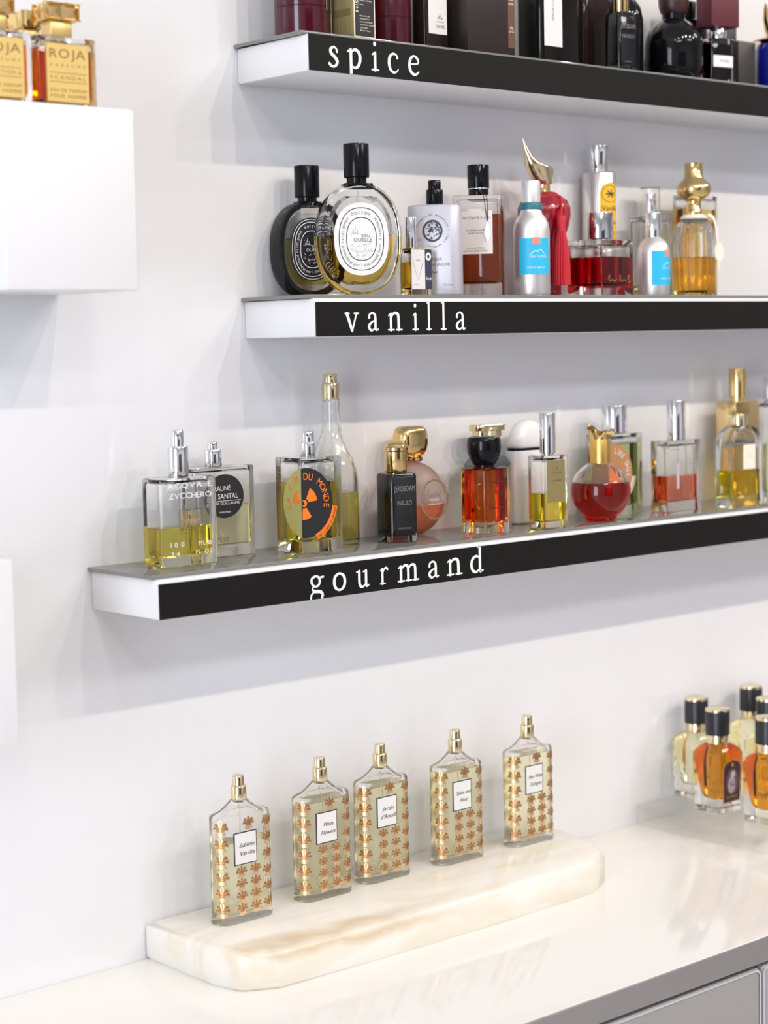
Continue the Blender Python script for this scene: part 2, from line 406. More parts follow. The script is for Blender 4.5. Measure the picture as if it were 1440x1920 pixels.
def shelf(word, xl, zt, zb, panel_top, ztop):
    x1 = 1.55
    root = thing('wall_shelf', 'white wall shelf with a black front strip lettered %s' % word, 'shelf', xl, 0, zb, group='lettered shelves on the wall')
    b = B(); bx(b, 0, x1-xl, -.0995, -.0002, 0, zt-zb, bev=.0022); obj('shelf_body', b, LACQ, root)
    b = B(); bx(b, -.003, x1-xl-.01, -.0945, -.0005, zt-zb+.00005, ztop-zb, bev=.0003); obj('glass_top', b, SHELFGLASS, root)
    pz0 = .0006
    b = B(); bx(b, .0004, x1-xl-.003, -.1012, -.0996, pz0, panel_top-zb, bev=.0002)
    zbase, xh, letters = SIGNS[word]
    for ch, a, c in letters:
        P, (u0, u1) = LET[ch]; k = (c-a)/(u1-u0)
        Q = [[((u-u0)*k, v*xh, w*.5*(k+xh)) for (u, v, w) in p] for p in P]
        strokes(b, Q, lambda u, v, t, a=a: (a-xl+u, -.1013-t, max(pz0+.0002, min(panel_top-zb-.0003, zbase-zb+v))), 1, t=.0002)
    obj('sign_strip', b, [BOARD, WHITEINK], root, 0)
shelf('spice', .0358, 1.7809, 1.7500, 1.7808, ZS['S'])
shelf('vanilla', .0364, 1.5613, 1.5283, 1.5580, ZS['V'])
shelf('gourmand', -.1310, 1.3376, 1.3050, 1.3342, ZS['G'])
# ------------------------------------------------------------------ bottle parts
def glassbox(root, w, d, h, r=.003, bev=.0015, wall=.004, base=.007, level=None, liq=None, gl=None, top=.004, lr=None, name='glass_body', taper=0.):
    gl = gl or CLEAR
    W = lambda z: w + taper*(z/h - .5); D = lambda z: d + taper*(z/h - .5)
    b = B()
    loft(b, [(0, W(0)-2*bev, D(0)-2*bev, r), (bev*.3, W(0)-.6*bev, D(0)-.6*bev, r), (bev, W(0), D(0), r), (h-bev, W(h), D(h), r), (h-bev*.3, W(h)-.6*bev, D(h)-.6*bev, r), (h, W(h)-2*bev, D(h)-2*bev, r)], 4)
    ri = max(.001, (lr if lr is not None else r-wall*.4))
    lv = level if level is not None else base
    if h-top > lv+.003:
        z0, z1 = (lv+.0004 if level else base), h-top
        loft(b, [(z0, W(z0)-2*wall, D(z0)-2*wall, ri), (z1-.003, W(z1)-2*wall, D(z1)-2*wall, ri), (z1-.0008, W(z1)-2*wall-.0025, D(z1)-2*wall-.0025, ri), (z1, W(z1)-2*wall-.006, D(z1)-2*wall-.006, ri)], 4, flip=True)
    o = obj(name, b, gl, root, 30)
    if level:
        b = B(); e = min(.004, (level-base)*.3)
        loft(b, [(base, W(base)-2*wall-2*e, D(base)-2*wall-2*min(e, d*.1), ri), (base+e*.3, W(base)-2*wall-.6*e, D(base)-2*wall-.6*min(e, d*.1), ri), (base+e, W(base)-2*wall, D(base)-2*wall, ri), (min(level, h-top), W(level)-2*wall, D(level)-2*wall, ri)], 4)
        obj('liquid', b, liq, root, 30)
    return o
def lathed(root, name, prof, mat, n=12, smooth=40, parent=None, cx=0, cy=0):
    b = B(); lathe(b, prof, n, cx=cx, cy=cy); return obj(name, b, mat, parent or root, smooth)
def cyl_prof(z0, z1, r, bev=.0006):
    return [(z0, r-bev), (z0+bev, r), (z1-bev, r), (z1-bev*.3, r-bev*.3), (z1, r-bev)]
def pump(root, z0, r1, z1, r2, z2, mat, hole=-35, cx=0, cy=0):
    b = B(); lathe(b, [(z0, r1-.0003), (z0+.0008, r1), (z1-.0014, r1), (z1-.0004, r1-.0005), (z1, r2+.0002)], 12, cx=cx, cy=cy)
    obj('collar', b, mat, root)
    b = B(); lathe(b, [(z1-.0002, r2), (z2-.0008, r2), (z2-.0002, r2-.0004), (z2, r2-.001)], 12, cx=cx, cy=cy)
    n = obj('spray_nozzle', b, mat, root)
    a = R(hole); b = B(); f = cyl(r2, a, (z1*.35+z2*.65)); extr(b, ell(.0007, .0007, 12), lambda u, v, t: tuple(p+q for p, q in zip(f(u, v, t), (cx, cy, 0))), t=.0002)
    obj('spray_hole', b, BLACKPL, n, 0)
def diptube(root, z0, z1, cx=0, cy=0, bend=.004):
    b = B(); tube(b, [(cx, cy, z1), (cx, cy, (z0+z1)/2), (cx+bend*.6, cy, z0+.006), (cx+bend, cy, z0+.001)], .0008, 6); obj('dip_tube', b, TUBE, root)
def oloft(bm, secs, cz, p=2.3, n=48, flip=False, mi=0, zmin=None, cap=True):
    rings = []
    for (s, a, bb) in secs:
        rings.append([bm.verts.new((u, -s, max(cz+v, zmin) if zmin is not None else cz+v)) for u, v in ell(a, bb, n, p)])
    return skin(bm, rings, flip, mi, cap)
def clipped(a, b_, lo, hi, n=44, p=2.):
    """points of an upright oval between two heights"""
    return [(u, min(hi, max(lo, v))) for u, v in ell(a, b_, n, p)]

FLASKLIQ = glass('flask_liquid', (1, .988, .86), .97, 0., .25); FLASKGL = glass('flask_glass', (1, .998, .99), 1.26, 0., .1); AMBER = liquid('amber_liquid', (.95, .62, .14)); PALEY = liquid('pale_yellow_liquid', (.995, .98, .85)); YELLOW = liquid('yellow_liquid', (.99, .92, .42))
OLIVE = liquid('olive_liquid', (.90, .84, .46)); HONEY = liquid('honey_liquid', (.98, .83, .42)); RED = liquid('ruby_liquid', (.74, .06, .05)); CORAL = liquid('coral_liquid', (.96, .56, .44))
ORANGE = liquid('deep_orange_liquid', (.98, .44, .08)); BROWN = liquid('cognac_liquid', (.62, .24, .08)); CHART = liquid('chartreuse_liquid', (.97, .91, .36)); REDOR = liquid('blood_orange_liquid', (.90, .21, .07)); GREENISH = liquid('pale_green_liquid', (.84, .89, .60))

# ---------------------------------------------- three square gold bottles on the upper cube
LABG = pbr('gold_label_plate', (.84, .60, .20), .3, .35)
DKINK = pbr('brown_engraving', (.22, .12, .03), .5)
def studcap(root, z0, z1, w, d, mat):
    b = B(); t = .0028; x, y = w/2-t, d/2-t
    bx(b, -x, x, -y, y, z0+.0004, z1-.0004)
    def stud(c, eu, ev, n, hu, hv):
        c, eu, ev, n = map(Vector, (c, eu, ev, n))
        q = [b.verts.new(c+eu*su*hu+ev*sv*hv) for su, sv in ((-1,-1),(1,-1),(1,1),(-1,1))]; a = b.verts.new(c+n*t)
        for k in range(4): b.faces.new([q[k], q[(k+1) % 4], a])
    zc, hz = (z0+z1)/2, (z1-z0)/2
    for s in (-1, 1):
        for n in (-1, 1):
            stud((s*w/4, n*(y), zc), (-n, 0, 0), (0, 0, 1), (0, n, 0), w/4, hz)
            stud((n*x, s*d/4, zc), (0, n, 0), (0, 0, 1), (n, 0, 0), d/4, hz)
        for q in (-1, 1): stud((s*x/2, q*y/2, z1-.0006), (1, 0, 0), (0, 1, 0), (0, 0, 1), x/2, y/2)
    bx(b, -w/2, w/2, -d/2, -y, z0, z0+.0005); bx(b, -w/2, w/2, -d/2, -y, z1-.0005, z1)
    obj('cap', b, mat, root, 0)
def squaregold(x, y, rz, lab, lines):
    t = thing('perfume_bottle', lab, 'perfume bottle', x, y, 1.7039, rz, 'square gold bottles on the wall cube')
    w, d, h = .0522, .027, .0530
    glassbox(t, w, d, h, .002, .002, .0035, .005, .043, AMBER)
    b = B(); bx(b, -.0095, .0095, -.0075, .0075, h, .0658, bev=.0012); obj('neck', b, pbr('satin_gold_neck', (.86, .62, .24), .3, .6), t)
    studcap(t, .0656, .0783, .0316, .0216, GOLD)
    b = B(); f = front(-d/2-.0001); extr(b, rectp(.0372, .0440), front(-d/2-.0001, 0, .0256), 0, .0007)
    text(b, 'ROJA', f, 0, .0365, .0068, 1, .031, t=.0008, track=.12)
    text(b, 'PARFUMS', f, 0, .0300, .0022, 1, .030, t=.0008, track=.7)
    for z in (.0255, .0188): extr(b, [(u, v+z) for u, v in rectp(.0325, .0004)], f, 1, .0008)
    text(b, lines[0], f, 0, .0208, .0026, 1, .031, t=.0008, track=.3)
    text(b, lines[1], f, 0, .0115, .0024, 1, .031, t=.0008, track=.15); text(b, lines[2], f, 0, .0072, .0024, 1, .031, t=.0008, track=.15)
    o1 = rectp(.0368, .0436); i1 = rectp(.0362, .0430)
    ringflat(b, o1, i1, front(-d/2, 0, .0256), 1, .00085)
    obj('label_plate', b, [LABG, DKINK], t, 0)
squaregold(-.1979, -.0865, 0, 'square gold-labelled bottle with a studded gold cap, right front on the wall cube', ('SCANDAL', 'EAU DE PARFUM', 'POUR HOMME'))
squaregold(-.2560, -.0905, 0, 'square gold-labelled bottle cut by the left edge of the photo, on the wall cube', ('CREATION-E', 'EAU DE PARFUM', 'POUR HOMME'))
squaregold(-.1990, -.0430, 90, 'square gold bottle turned sideways behind the other two on the wall cube', ('ENSLAVED', 'EAU DE PARFUM', 'POUR FEMME'))

# ---------------------------------------------- top shelf (spice)
z = ZS['S']
PLUM = pbr('burgundy_lacquer', (.062, .003, .013), .14, 0, .1)
DARKBR = pbr('smoked_brown_glass', (.020, .011, .009), .08, 0, .0, .3)
INKY = pbr('dark_charcoal_glass', (.009, .008, .007), .1, 0, .0, .28)
TAN = pbr('gold_tan_card', (.42, .33, .13), .4, .35)
BLKLAB = pbr('black_label', (.015, .014, .013), .45)
BROWNLAB = pbr('brown_label', (.13, .05, .028), .5)
def band(root, name, r, z0, z1, a0, half, mats, extra=None, parent=None, n=16, arch=0):
    b = B(); f = cyl(r+.0001, R(a0), (z0+z1)/2); w = 2*R(half)*r
    gridpatch(b, w, z1-z0, f, 0, n, .0002, arch)
    if extra: extra(b, f, w, z1-z0)
    return obj(name, b, mats, parent or root, 40)
def plumflacon(x, y, r, lab, with_label):
    t = thing('perfume_bottle', lab, 'perfume bottle', x, y, z, 0, 'burgundy cylinders on the top shelf')
    lathed(t, 'bottle_body', [(0, r-.0012), (.0004, r-.0004), (.0014, r), (.0275, r), (.0279, r-.0004), (.0283, r-.0004), (.0287, r), (.085, r), (.088, r-.002), (.09, r*.55)], PLUM, 14)
    lathed(t, 'cap', [(.09, r*.5), (.091, r*.9), (.118, r*.9), (.12, r*.85)], BLACKPL, 14)
    if with_label:
        def ex(b, f, w, h):
            for (u, v, hh, s, ww) in ((.004, -.012, .004, 'ILLE', .012), (.003, -.0185, .0018, 'absolu', .006), (.004, .0, .003, 'MILLE', .014)): text(b, s, f, u, v, hh, 2, ww)
            o1 = rectp(w, h); i1 = rectp(w-.0014, h-.0016); ringflat(b, [(u, v) for u, v in o1], i1, f, 1, .0003)
        band(t, 'label', r, .0245, .075, 58, 40, [BLKLAB, CREAMP, CREAMP], ex)
plumflacon(.0755, -.044, .0245, 'burgundy cylinder bottle with a black label, first on the top shelf', True)
plumflacon(.1725, -.046, .0207, 'plain burgundy cylinder bottle right of the black and gold box', False)
# black and gold carton
t = thing('perfume_box', 'black and gold carton between the burgundy cylinders on the top shelf', 'box', .1111, -.070, z)
w, d, h = .0243, .0300, .115
b = B(); bx(b, -w/2, w/2, -d/2, d/2, 0, h, bev=.0005); c = obj('carton', b, TAN, t)
b = B(); f = leftface(-w/2-.0001)
for i in range(9):
    u = -.0125+i*.003
    strokes(b, [[(u, .003, .0007), (u+.0006*(-1)**i, .012, .0007), (u, .020, .0006)], [(u, .027, .0006), (u+.0005*(-1)**i, .045, .0007), (u, .07, .0006)]], f, 0, .0001, 3)
extr(b, [(u, v+.0235) for u, v in rectp(.022, .006)], f, 1, .0001)
obj('embossing', b, [pbr('light_gold_ink', (.58, .50, .26), .35, .4), pbr('dull_gold_ink', (.30, .24, .09), .4, .4)], t, 0)
b = B(); f = front(-d/2-.0001)
extr(b, [(u, v+h/2) for u, v in rectp(w-.0004, h-.002)], f, 0, .0002); extr(b, [(u, v+h/2+.0006) for u, v in rectp(w-.0026, h-.004)], f, 1, .0003)
fv = lambda u, v, tt: (-.0078-v, -d/2-.0001-tt, .040+u)
text(b, 'HISTOIRES', fv, 0, -.0008, .0032, 2, .034, 'c', .0004)
for i, (s, zz) in enumerate((('Eau de Parfum', .045), ('Absolu', .041), ('Rose et Cuir', .036), ('Santal, Vanille', .0325), ('Ambre', .029), ('Histoires de', .0195), ('Parfums fait', .017), ('revivre la magie', .0145), ('en quelques gouttes', .012), ('naturelles', .0095), ('60 ml 2 fl.oz', .007))):
    text(b, s, f, -.0055, zz, .0013, 2, .0009*len(s), 'l', .0004)
obj('front_label', b, [CREAMP, BLKLAB, CREAMP], t, 0)
# smoked bottle with white tag
def darkbox(x, y, w, d, h, lab, mat, r=.003, neck=True, cap=BLACKPL, rz=0, name='perfume_bottle', cat='perfume bottle', zz=None):
    t = thing(name, lab, cat, x, y, z if zz is None else zz, rz)
    b = B(); bev = .0016
    loft(b, [(0, w-2*bev, d-2*bev, r), (bev*.3, w-.6*bev, d-.6*bev, r), (bev, w, d, r), (h-bev, w, d, r), (h-bev*.3, w-.6*bev, d-.6*bev, r), (h, w-2*bev, d-2*bev, r)], 4)
    obj('bottle_body', b, mat, t)
    if neck:
        lathed(t, 'neck', [(h, min(w, d)*.28), (h+.006, min(w, d)*.28)], GOLD); lathed(t, 'cap', cyl_prof(h+.006, h+.03, min(w, d)*.4), cap)
    return t
t = darkbox(.2150, -.0560, .030, .018, .085, 'smoked bottle with a large white tag before the black box on the top shelf', DARKBR)
b = B(); f = front(-.0091); extr(b, [(u+.0008, v+.049) for u, v in rectp(.0225, .064)], f, 0, .0003)
strokes(b, [[(.001, .0305, .0008), (.0035, .034, .0008), (.006, .0305, .0008)], [(.002, .0315, .0006), (.005, .0315, .0006)]], f, 1, .0004, 3)
text(b, 'MONTALE', f, .0035, .0275, .0011, 1, .009); text(b, 'THE ONE', f, .0035, .0225, .0028, 1, .0105)
obj('label', b, [WHITEP, GREYINK], t, 0)
t = darkbox(.2677, -.0648, .0604, .0343, .112, 'big black carton with a narrow brown label at its right edge', pbr('matt_black_brown_card', (.022, .014, .011), .4), .0006, False, name='perfume_box', cat='box')
b = B(); f = front(-.0343/2-.0001); extr(b, [(u+.0255, v+.053) for u, v in rectp(.0088, .088)], f, 0, .0002)
for s, zz, hh in (('NO', .084, .004), ('CUIR', .060, .0025), ('AMBRE', .052, .0025), ('NOIR', .048, .0022), ('edp', .026, .003), ('100 ml', .023, .0018)): text(b, s, f, .0255, zz, hh, 1, .0065 if len(s) > 3 else .004, t=.0003)
obj('label', b, [BROWNLAB, CREAMP], t, 0)
t = darkbox(.3691, -.0571, .057, .0357, .10, 'dark square-shouldered bottle with a tall white label on the top shelf', INKY, .008)
b = B(); f = front(-.0357/2-.0001); extr(b, [(u-.0125, v+.056) for u, v in rectp(.0245, .078)], f, 0, .0003)
text(b, 'SERGE LUTENS', lambda u, v, tt: (-.0125-v, -.0357/2-.0001-tt, .056+u), 0, -.001, .0026, 1, .03)
obj('label', b, [WHITEP, GREYINK], t, 0)
darkbox(.4476, -.0410, .043, .018, .092, 'glossy dark brown flask left of the slim black gold-capped bottle', DARKBR, .008)
# slim black bottle
def slimblack(x, y, zz, rz, s, h, lab, lines, capz):
    t = thing('perfume_bottle', lab, 'perfume bottle', x, y, zz, rz, 'slim black gold-capped bottles')
    g = B(); r = .004
    loft(g, [(0, s-.003, s-.003, r), (.0005, s-.001, s-.001, r), (.0016, s, s, r), (h-.003, s, s, r), (h-.0008, s-.0015, s-.0015, r), (h, s-.005, s-.005, r)], 5); obj('glass_body', g, CLEAR, t, 30)
    g = B(); q = s-.0022
    loft(g, [(.0062, q-.006, q-.006, r), (.0072, q-.002, q-.002, r), (.0095, q, q, r), (h-.0045, q, q, r), (h-.0025, q-.0015, q-.0015, r), (h-.0017, q-.005, q-.005, r)], 5); obj('dark_lining', g, BLACKGL, t, 30)
    k = s/.0287
    lathed(t, 'cap', [(h, .0094*k), (h+.001, .0101*k), (capz-.0085, .0101*k), (capz-.0075, .0112*k), (capz-.005, .0112*k), (capz-.0035, .0098*k), (capz-.0028, .0096*k), (capz-.0012, .0085*k), (capz, .0055*k)], GOLD)
    g = B(); f = front(-s/2-.0001)
    for (tx, zz2, hh, ww) in lines[:2]: text(g, tx, f, 0, zz2, hh, 0, ww, t=.0002)
    obj('name_print', g, pbr('silver_ink', (.20, .20, .20), .5), t, 0)
    g = B(); tx, zz2, hh, ww = lines[2]; text(g, tx, f, 0, zz2, hh, 0, ww, t=.0002); obj('base_print', g, pbr('silver_ink', (.20, .20, .20), .5), t, 0)
slimblack(.4479, -.0790, z, -10, .0235, .0565, 'slim black gold-capped bottle on the top shelf beside the round black bottle', (('JEROBOAM', .040, .0042, .018), ('MIKADO', .031, .0034, .015), ('EXTRAIT', .0075, .0014, .008)), .083)
t = thing('perfume_bottle', 'black round-shouldered bottle half hidden behind the slim gold-capped one', 'perfume bottle', .4979, -.0350, z)
lathed(t, 'bottle_body', [(0, .020), (.001, .0226), (.060, .0229), (.072, .0205), (.080, .0155), (.085, .009)], BLACKGL, 14); lathed(t, 'cap', cyl_prof(.085, .11, .010), BLACKPL)
t = thing('perfume_bottle', 'big round glossy black bottle with a dark wooden ball stopper', 'perfume bottle', .5568, -.0550, z)
lathed(t, 'bottle_body', [(0, .018), (.0007, .0205), (.004, .0255), (.010, .0290), (.018, .0303), (.036, .0303), (.046, .0288), (.054, .0245), (.059, .0185), (.0625, .0135), (.064, .0122)], BLACKGL, 16)
lathed(t, 'neck', [(.0635, .0121), (.0692, .0121)], BLACKPL, 14)
lathed(t, 'stopper', [(.0690, .0115), (.071, .0135), (.076, .0152), (.084, .0158), (.092, .0148), (.098, .0115), (.101, .006)], pbr('dark_wood', (.040, .014, .010), .4, bump=.3, bscale=80), 14)
t = thing('perfume_bottle', 'black shouldered bottle behind the big round black bottle', 'perfume bottle', .6150, -.0250, z)
lathed(t, 'bottle_body', [(0, .018), (.001, .0205), (.064, .0205), (.071, .018), (.0745, .010)], BLACKGL, 14); lathed(t, 'cap', cyl_prof(.0745, .092, .009), BLACKPL)
# clear bottle, burgundy block cap
t = thing('perfume_bottle', 'clear dark-filled bottle with white label and burgundy block cap', 'perfume bottle', .6050, -.0735, z, -10)
glassbox(t, .0330, .018, .0460, .003, .0012, .003, .005, .040, liquid('near_black_liquid', (.10, .015, .012)), lr=.004)
lathed(t, 'neck', cyl_prof(.046, .0575, .0085, .0003), CHROME)
b = B(); bx(b, -.0185, .0185, -.0125, .0125, .0575, .112, bev=.0008); obj('cap', b, pbr('burgundy_leather', (.105, .016, .026), .5, bump=.2, bscale=500), t)
b = B(); f = front(-.0092); extr(b, [(u-.001, v+.0222) for u, v in rectp(.0262, .0118)], f, 0, .0003); text(b, 'Perdido', f, .001, .0215, .0026, 1, .012); obj('label', b, [WHITEP, GREYINK], t, 0)
darkbox(.6822, -.0210, .018, .018, .078, 'black carton standing behind the burgundy block cap', BLKLAB, .0006, False, name='perfume_box', cat='box')
darkbox(.6709, -.0470, .0292, .026, .0515, 'low dark grey carton between burgundy-capped and cobalt blue bottles', pbr('dark_grey_card', (.045, .038, .036), .5), .0006, False, name='perfume_box', cat='box')
t = thing('perfume_bottle', 'cobalt blue bottle with a gold bird lid at the right end of the top shelf', 'perfume bottle', .7215, -.0650, z)
BLUE = glass('cobalt_glass', (.02, .03, .55))
lathed(t, 'glass_body', [(0, .021), (.001, .0245), (.006, .0262), (.045, .0267), (.051, .0255), (.0545, .020)], pbr('cobalt_blue_glass', (.004, .008, .22), .06, 0, .6), 16)
lathed(t, 'lid', [(.0545, .030), (.0555, .0305), (.058, .024), (.062, .015), (.065, .0125), (.076, .0115), (.079, .0125), (.082, .008)], GOLD, 14)
b = B(); tube(b, [(-.012, 0, .058), (-.018, 0, .066), (-.0235, 0, .077), (-.0275, -.002, .088), (-.029, -.003, .0925)], [.006, .0055, .0040, .0022, .0004], 8); obj('bird_tail', b, GOLD, t)

# ---------------------------------------------- middle shelf (vanilla)
z = ZS['V']
def ovallabel(b, a, c, cz, y, bg, ink, black):
    f = front(y, 0, cz)
    extr(b, ell(a, c, 48, 2.3), f, 0, .0003)
    for k, wd in ((.83, .0007), (.56, .0007)):
        ringflat(b, ell(a*k, c*(k+.04), 48, 2.35), ell(a*k-wd, c*(k+.04)-wd, 48, 2.35), f, 1, .0004)
    if black:
        ringflat(b, ell(a*.94, c*.955, 48, 2.3), ell(a*.94-.0005, c*.955-.0005, 48, 2.3), f, 1, .0004)
    ra, rc = a*.655, c*.70; hh = c*.085
    ringtext(b, 'diptyque', f, ra, rc, hh*1.1, 2, -24, 6.6, .0005, 2.35, .95)
    ringtext(b, '34 boulevard saint germain', f, ra, rc, hh, 2, 42, 4.4, .0005, 2.35, .9)
    ringtext(b, '34 boulevard saint germain', f, ra, rc, hh, 2, 208, 4.4, .0005, 2.35, .9)
    ringtext(b, 'paris5e', f, ra*1.10, rc*1.09, -hh*1.1, 2, 200, -6.6, .0005, 2.35, .95)
    # little landscape
    S = a/.0243
    L = lambda *pp: [(u*S*.001, v*S*.001, wv*S*.001) for (u, v, wv) in pp]
    P = [L((-10, 4, .3), (-4, 5, .3), (2, 3.5, .3), (10, 2, .3)), L((-6, 5, .3), (-5.5, 9, .5), (-5.2, 12, .3)), L((-7.5, 4.5, .3), (-7, 9, .4)), L((-3.5, 4, .3), (-3.4, 8, .4)), L((-10, -9, .3), (-2, -11, .3), (6, -10, .3), (10, -11, .3))]
    rnd = random.Random(3)
    for i in range(34):
        u, v = rnd.uniform(-9.5, 9.5), rnd.uniform(-15, -4)
        P.append(L((u, v, .5), (u+rnd.uniform(-.8, .8), v+rnd.uniform(.4, 1.2), .4)))
    for i in range(16):
        u, v = rnd.uniform(-10, -3), rnd.uniform(4, 9)
        P.append(L((u, v, .3), (u+rnd.uniform(-1, 1), v+rnd.uniform(-.6, .8), .3)))
    strokes(b, P, f, 3, .0004, 3)
    text(b, 'EAU', f, a*.16, c*.05, c*.075, 2, a*.30, t=.0006); text(b, 'DUELLE', f, a*.06, -c*.07, c*.10, 2, a*.66, t=.0006)
def capneck(root, z0, zn, rn, z1, rc, mat=BLACKPL):
    lathed(root, 'neck', [(z0, rn), (zn, rn)], BLACKGL); lathed(root, 'cap', cyl_prof(zn, z1, rc, .0008), mat, 14)
# black-rimmed oval
t = thing('perfume_bottle', 'oval bottle with a black rim and black label, first on the middle shelf', 'perfume bottle', .0915, -.0245, z, -17, 'oval bottles on the middle shelf')
a, c, cz = .0320, .0422, .0422
b = B()
sec = lambda s, k: [(u, -s, max(.0, cz+v)) for u, v in ell(a-k, c-k, 52, 2.35)]
def ringband(pairs):
    rg = [[b.verts.new(p) for p in sec(s, k)] for s, k in pairs]
    skin(b, rg+[rg[0]], cap=False)
ringband([(-.0135, .001), (-.0125, 0), (.0105, 0), (.0125, .0012), (.0125, .0042), (.0085, .0052), (-.0125, .0052), (-.0135, .0045)])
obj('black_rim', b, BLACKGL, t, 40)
b = B(); oloft(b, [(-.0118, a-.0054, c-.0054), (.0088, a-.0054, c-.0054)], cz, 2.35, 52)
def cut(k, s0, s1, v0, v1, flip, bm):
    rings = []
    for s in (s0, s1): rings.append([bm.verts.new((u, -s, cz+v)) for u, v in clipped(a-k, c-k, v0, v1, 52, 2.35)])
    skin(bm, rings, flip)
lv = .0511-cz
cut(.0075, -.0095, .0065, lv+.0002, c-.011, True, b); obj('glass_body', b, CLEAR, t, 30)
b = B(); cut(.0075, -.0095, .0065, -c+.011, lv, False, b); obj('liquid', b, OLIVE, t, 30)
b = B(); ovallabel(b, .0205, .0278, .0418, -.0090, 0, 0, True); obj('label', b, [BLACKINK, WHITEINK, WHITEINK, WHITEINK], t, 0)
b = B(); bx(b, -.0115, .0115, -.0075, .0065, .0785, .0842, bev=.0008); obj('shoulder_block', b, BLACKGL, t)
capneck(t, .0842, .0876, .0086, .1158, .0112)
# clear oval
t = thing('perfume_bottle', 'clear oval bottle with a white oval label and black cap, front of middle shelf', 'perfume bottle', .1093, -.0720, z, -28, 'oval bottles on the middle shelf')
a, c, cz = .0380, .0488, .0486
b = B(); oloft(b, [(-.0145, a-.006, c-.006), (-.0138, a-.0028, c-.0028), (-.0105, a-.0006, c-.0006), (-.006, a, c), (.006, a, c), (.0105, a-.0006, c-.0006), (.0138, a-.0028, c-.0028), (.0145, a-.006, c-.006)], cz, 2.25, 56, zmin=.0)
lv = .0520-cz; k_ = .0085
def cut2(s0, s1, v0, v1, flip, bm):
    rings = []
    for s, kk in ((s0, k_+.003), (s0+.003, k_), (s1-.003, k_), (s1, k_+.003)): rings.append([bm.verts.new((u, -s, cz+v)) for u, v in clipped(a-kk, c-kk, v0, v1, 52, 2.25)])
    skin(bm, rings, flip)
cut2(-.0095, .0095, lv+.0003, c-.012, True, b); obj('glass_body', b, CLEAR, t, 30)
b = B(); cut2(-.0095, .0095, -c+.010, lv, False, b); obj('liquid', b, HONEY, t, 30)
b = B(); ovallabel(b, .0243, .0314, .0483, -.0146, 0, 0, False); obj('label', b, [WHITEP, BLACKINK, GREYINK, pbr('pale_grey_ink', (.50, .50, .50), .5)], t, 0)
b = B(); bx(b, -.0128, .0128, -.0085, .0085, .0912, .0972, bev=.0006); obj('shoulder_block', b, BLACKGL, t)
capneck(t, .0972, .1020, .0088, .1315, .0113)
diptube(t, .012, .09)
# small vial
t = thing('perfume_vial', 'tiny amber sample vial with white and navy labels beside the clear oval bottle', 'perfume vial', .1754, -.0735, z)
w, d, h = .0246, .0159, .0405
glassbox(t, w, d, h, .0015, .0008, .002, .0058, .0292, HONEY, top=.0015)
b = B(); bx(b, -w/2+.001, w/2, -d/2, d/2, h, .0422, bev=.0004); obj('shoulder_plate', b, PGOLD, t)
lathed(t, 'cap', cyl_prof(.0422, .0698, .0053, .0004), CHROME, cx=-.0050)
b = B(); f = front(-d/2-.0001); extr(b, [(u-.0040, v+.0228) for u, v in rectp(.0162, .0352)], f, 0, .0002)
strokes(b, [[(-.0105, .0315, .0003), (-.0042, .0140, .0004), (.0018, .0315, .0003)]], f, 1, .0003, 2); text(b, 'VANILLE', f, -.0042, .0305, .0012, 1, .005); text(b, 'edp 2 ml', f, -.007, .009, .0010, 1, .005)
obj('label', b, [WHITEP, GREYINK], t, 0)
b = B(); extr(b, [(u+.0083, v+.0228) for u, v in rectp(.0080, .0352)], f, 0, .0002)
ringflat(b, [(u+.0083, v+.0345) for u, v in ell(.0033, .0036, 24)], [(u+.0083, v+.0345) for u, v in ell(.0014, .0018, 24)], f, 1, .0003); text(b, 'flash', f, .0083, .0135, .0028, 1, .0070)
obj('side_label', b, [pbr('navy_label', (.035, .035, .075), .5), WHITEINK], t, 0)
# silver-white flask
t = thing('perfume_bottle', 'silvery white flat flask with a dark round seal and black spray top', 'perfume bottle', .2090, -.0640, z, -52)
w, d, h = .0490, .028, .0825
SILV = pbr('silver_satin_coat', (.56, .55, .60), .34, .2)
b = B()
loft(b, [(0, w-.004, d-.004, .008), (.0006, w-.001, d-.001, .009), (.002, w, d, .009), (h-.003, w, d, .009), (h-.001, w-.0015, d-.002, .009), (h, w-.006, d-.008, .008)], 6); obj('bottle_body', b, SILV, t)
pump(t, h, .0078, .0966, .0059, .1047, BLACKPL, -10)
b = B(); f = front(-d/2-.0001, 0, .0583)
ringtext(b, '- Farmacia SS. Annunziata -', f, .0136, .0136, .0022, 0, -84, 6.6, .0003, 2); ringtext(b, 'Firenze', f, .0152, .0152, -.0022, 0, 196, -8, .0003, 2); ringtext(b, 'dal', f, .0136, .0136, .0022, 0, 236, 9, .0003, 2); ringtext(b, '1561', f, .0136, .0136, .0022, 0, 106, 9, .0003, 2)
ringflat(b, ell(.0092, .0100, 40), ell(.0074, .0082, 40), f, 1, .0003)
rnd = random.Random(5); P = []
for i in range(46):
    q = rnd.uniform(0, 2*PI); rad = rnd.uniform(.0, .0072); u, v = rad*math.cos(q), rad*math.sin(q)*1.1
    P.append([(u, v, .0007), (u+rnd.uniform(-.0015, .0015), v+rnd.uniform(-.001, .0015), .0007), (u+rnd.uniform(-.002, .002), v+rnd.uniform(0, .002), .0004)])
strokes(b, P, f, 1, .0003, 2)
obj('seal', b, [GREYINK, pbr('charcoal_ink', (.05, .05, .06), .5)], t, 0); b = B(); f = front(-d/2-.0001); text(b, 'VANIGLIA', f, 0, .0315, .0026, 0, .0165, t=.0003); text(b, 'DEL MADAGASCAR', f, 0, .0267, .0026, 0, .031, t=.0003); text(b, 'parfum', f, -.001, .0200, .0026, 1, .010, t=.0003); text(b, '3.4 fl.oz', f, .0140, .0085, .0018, 0, .0085, t=.0003)
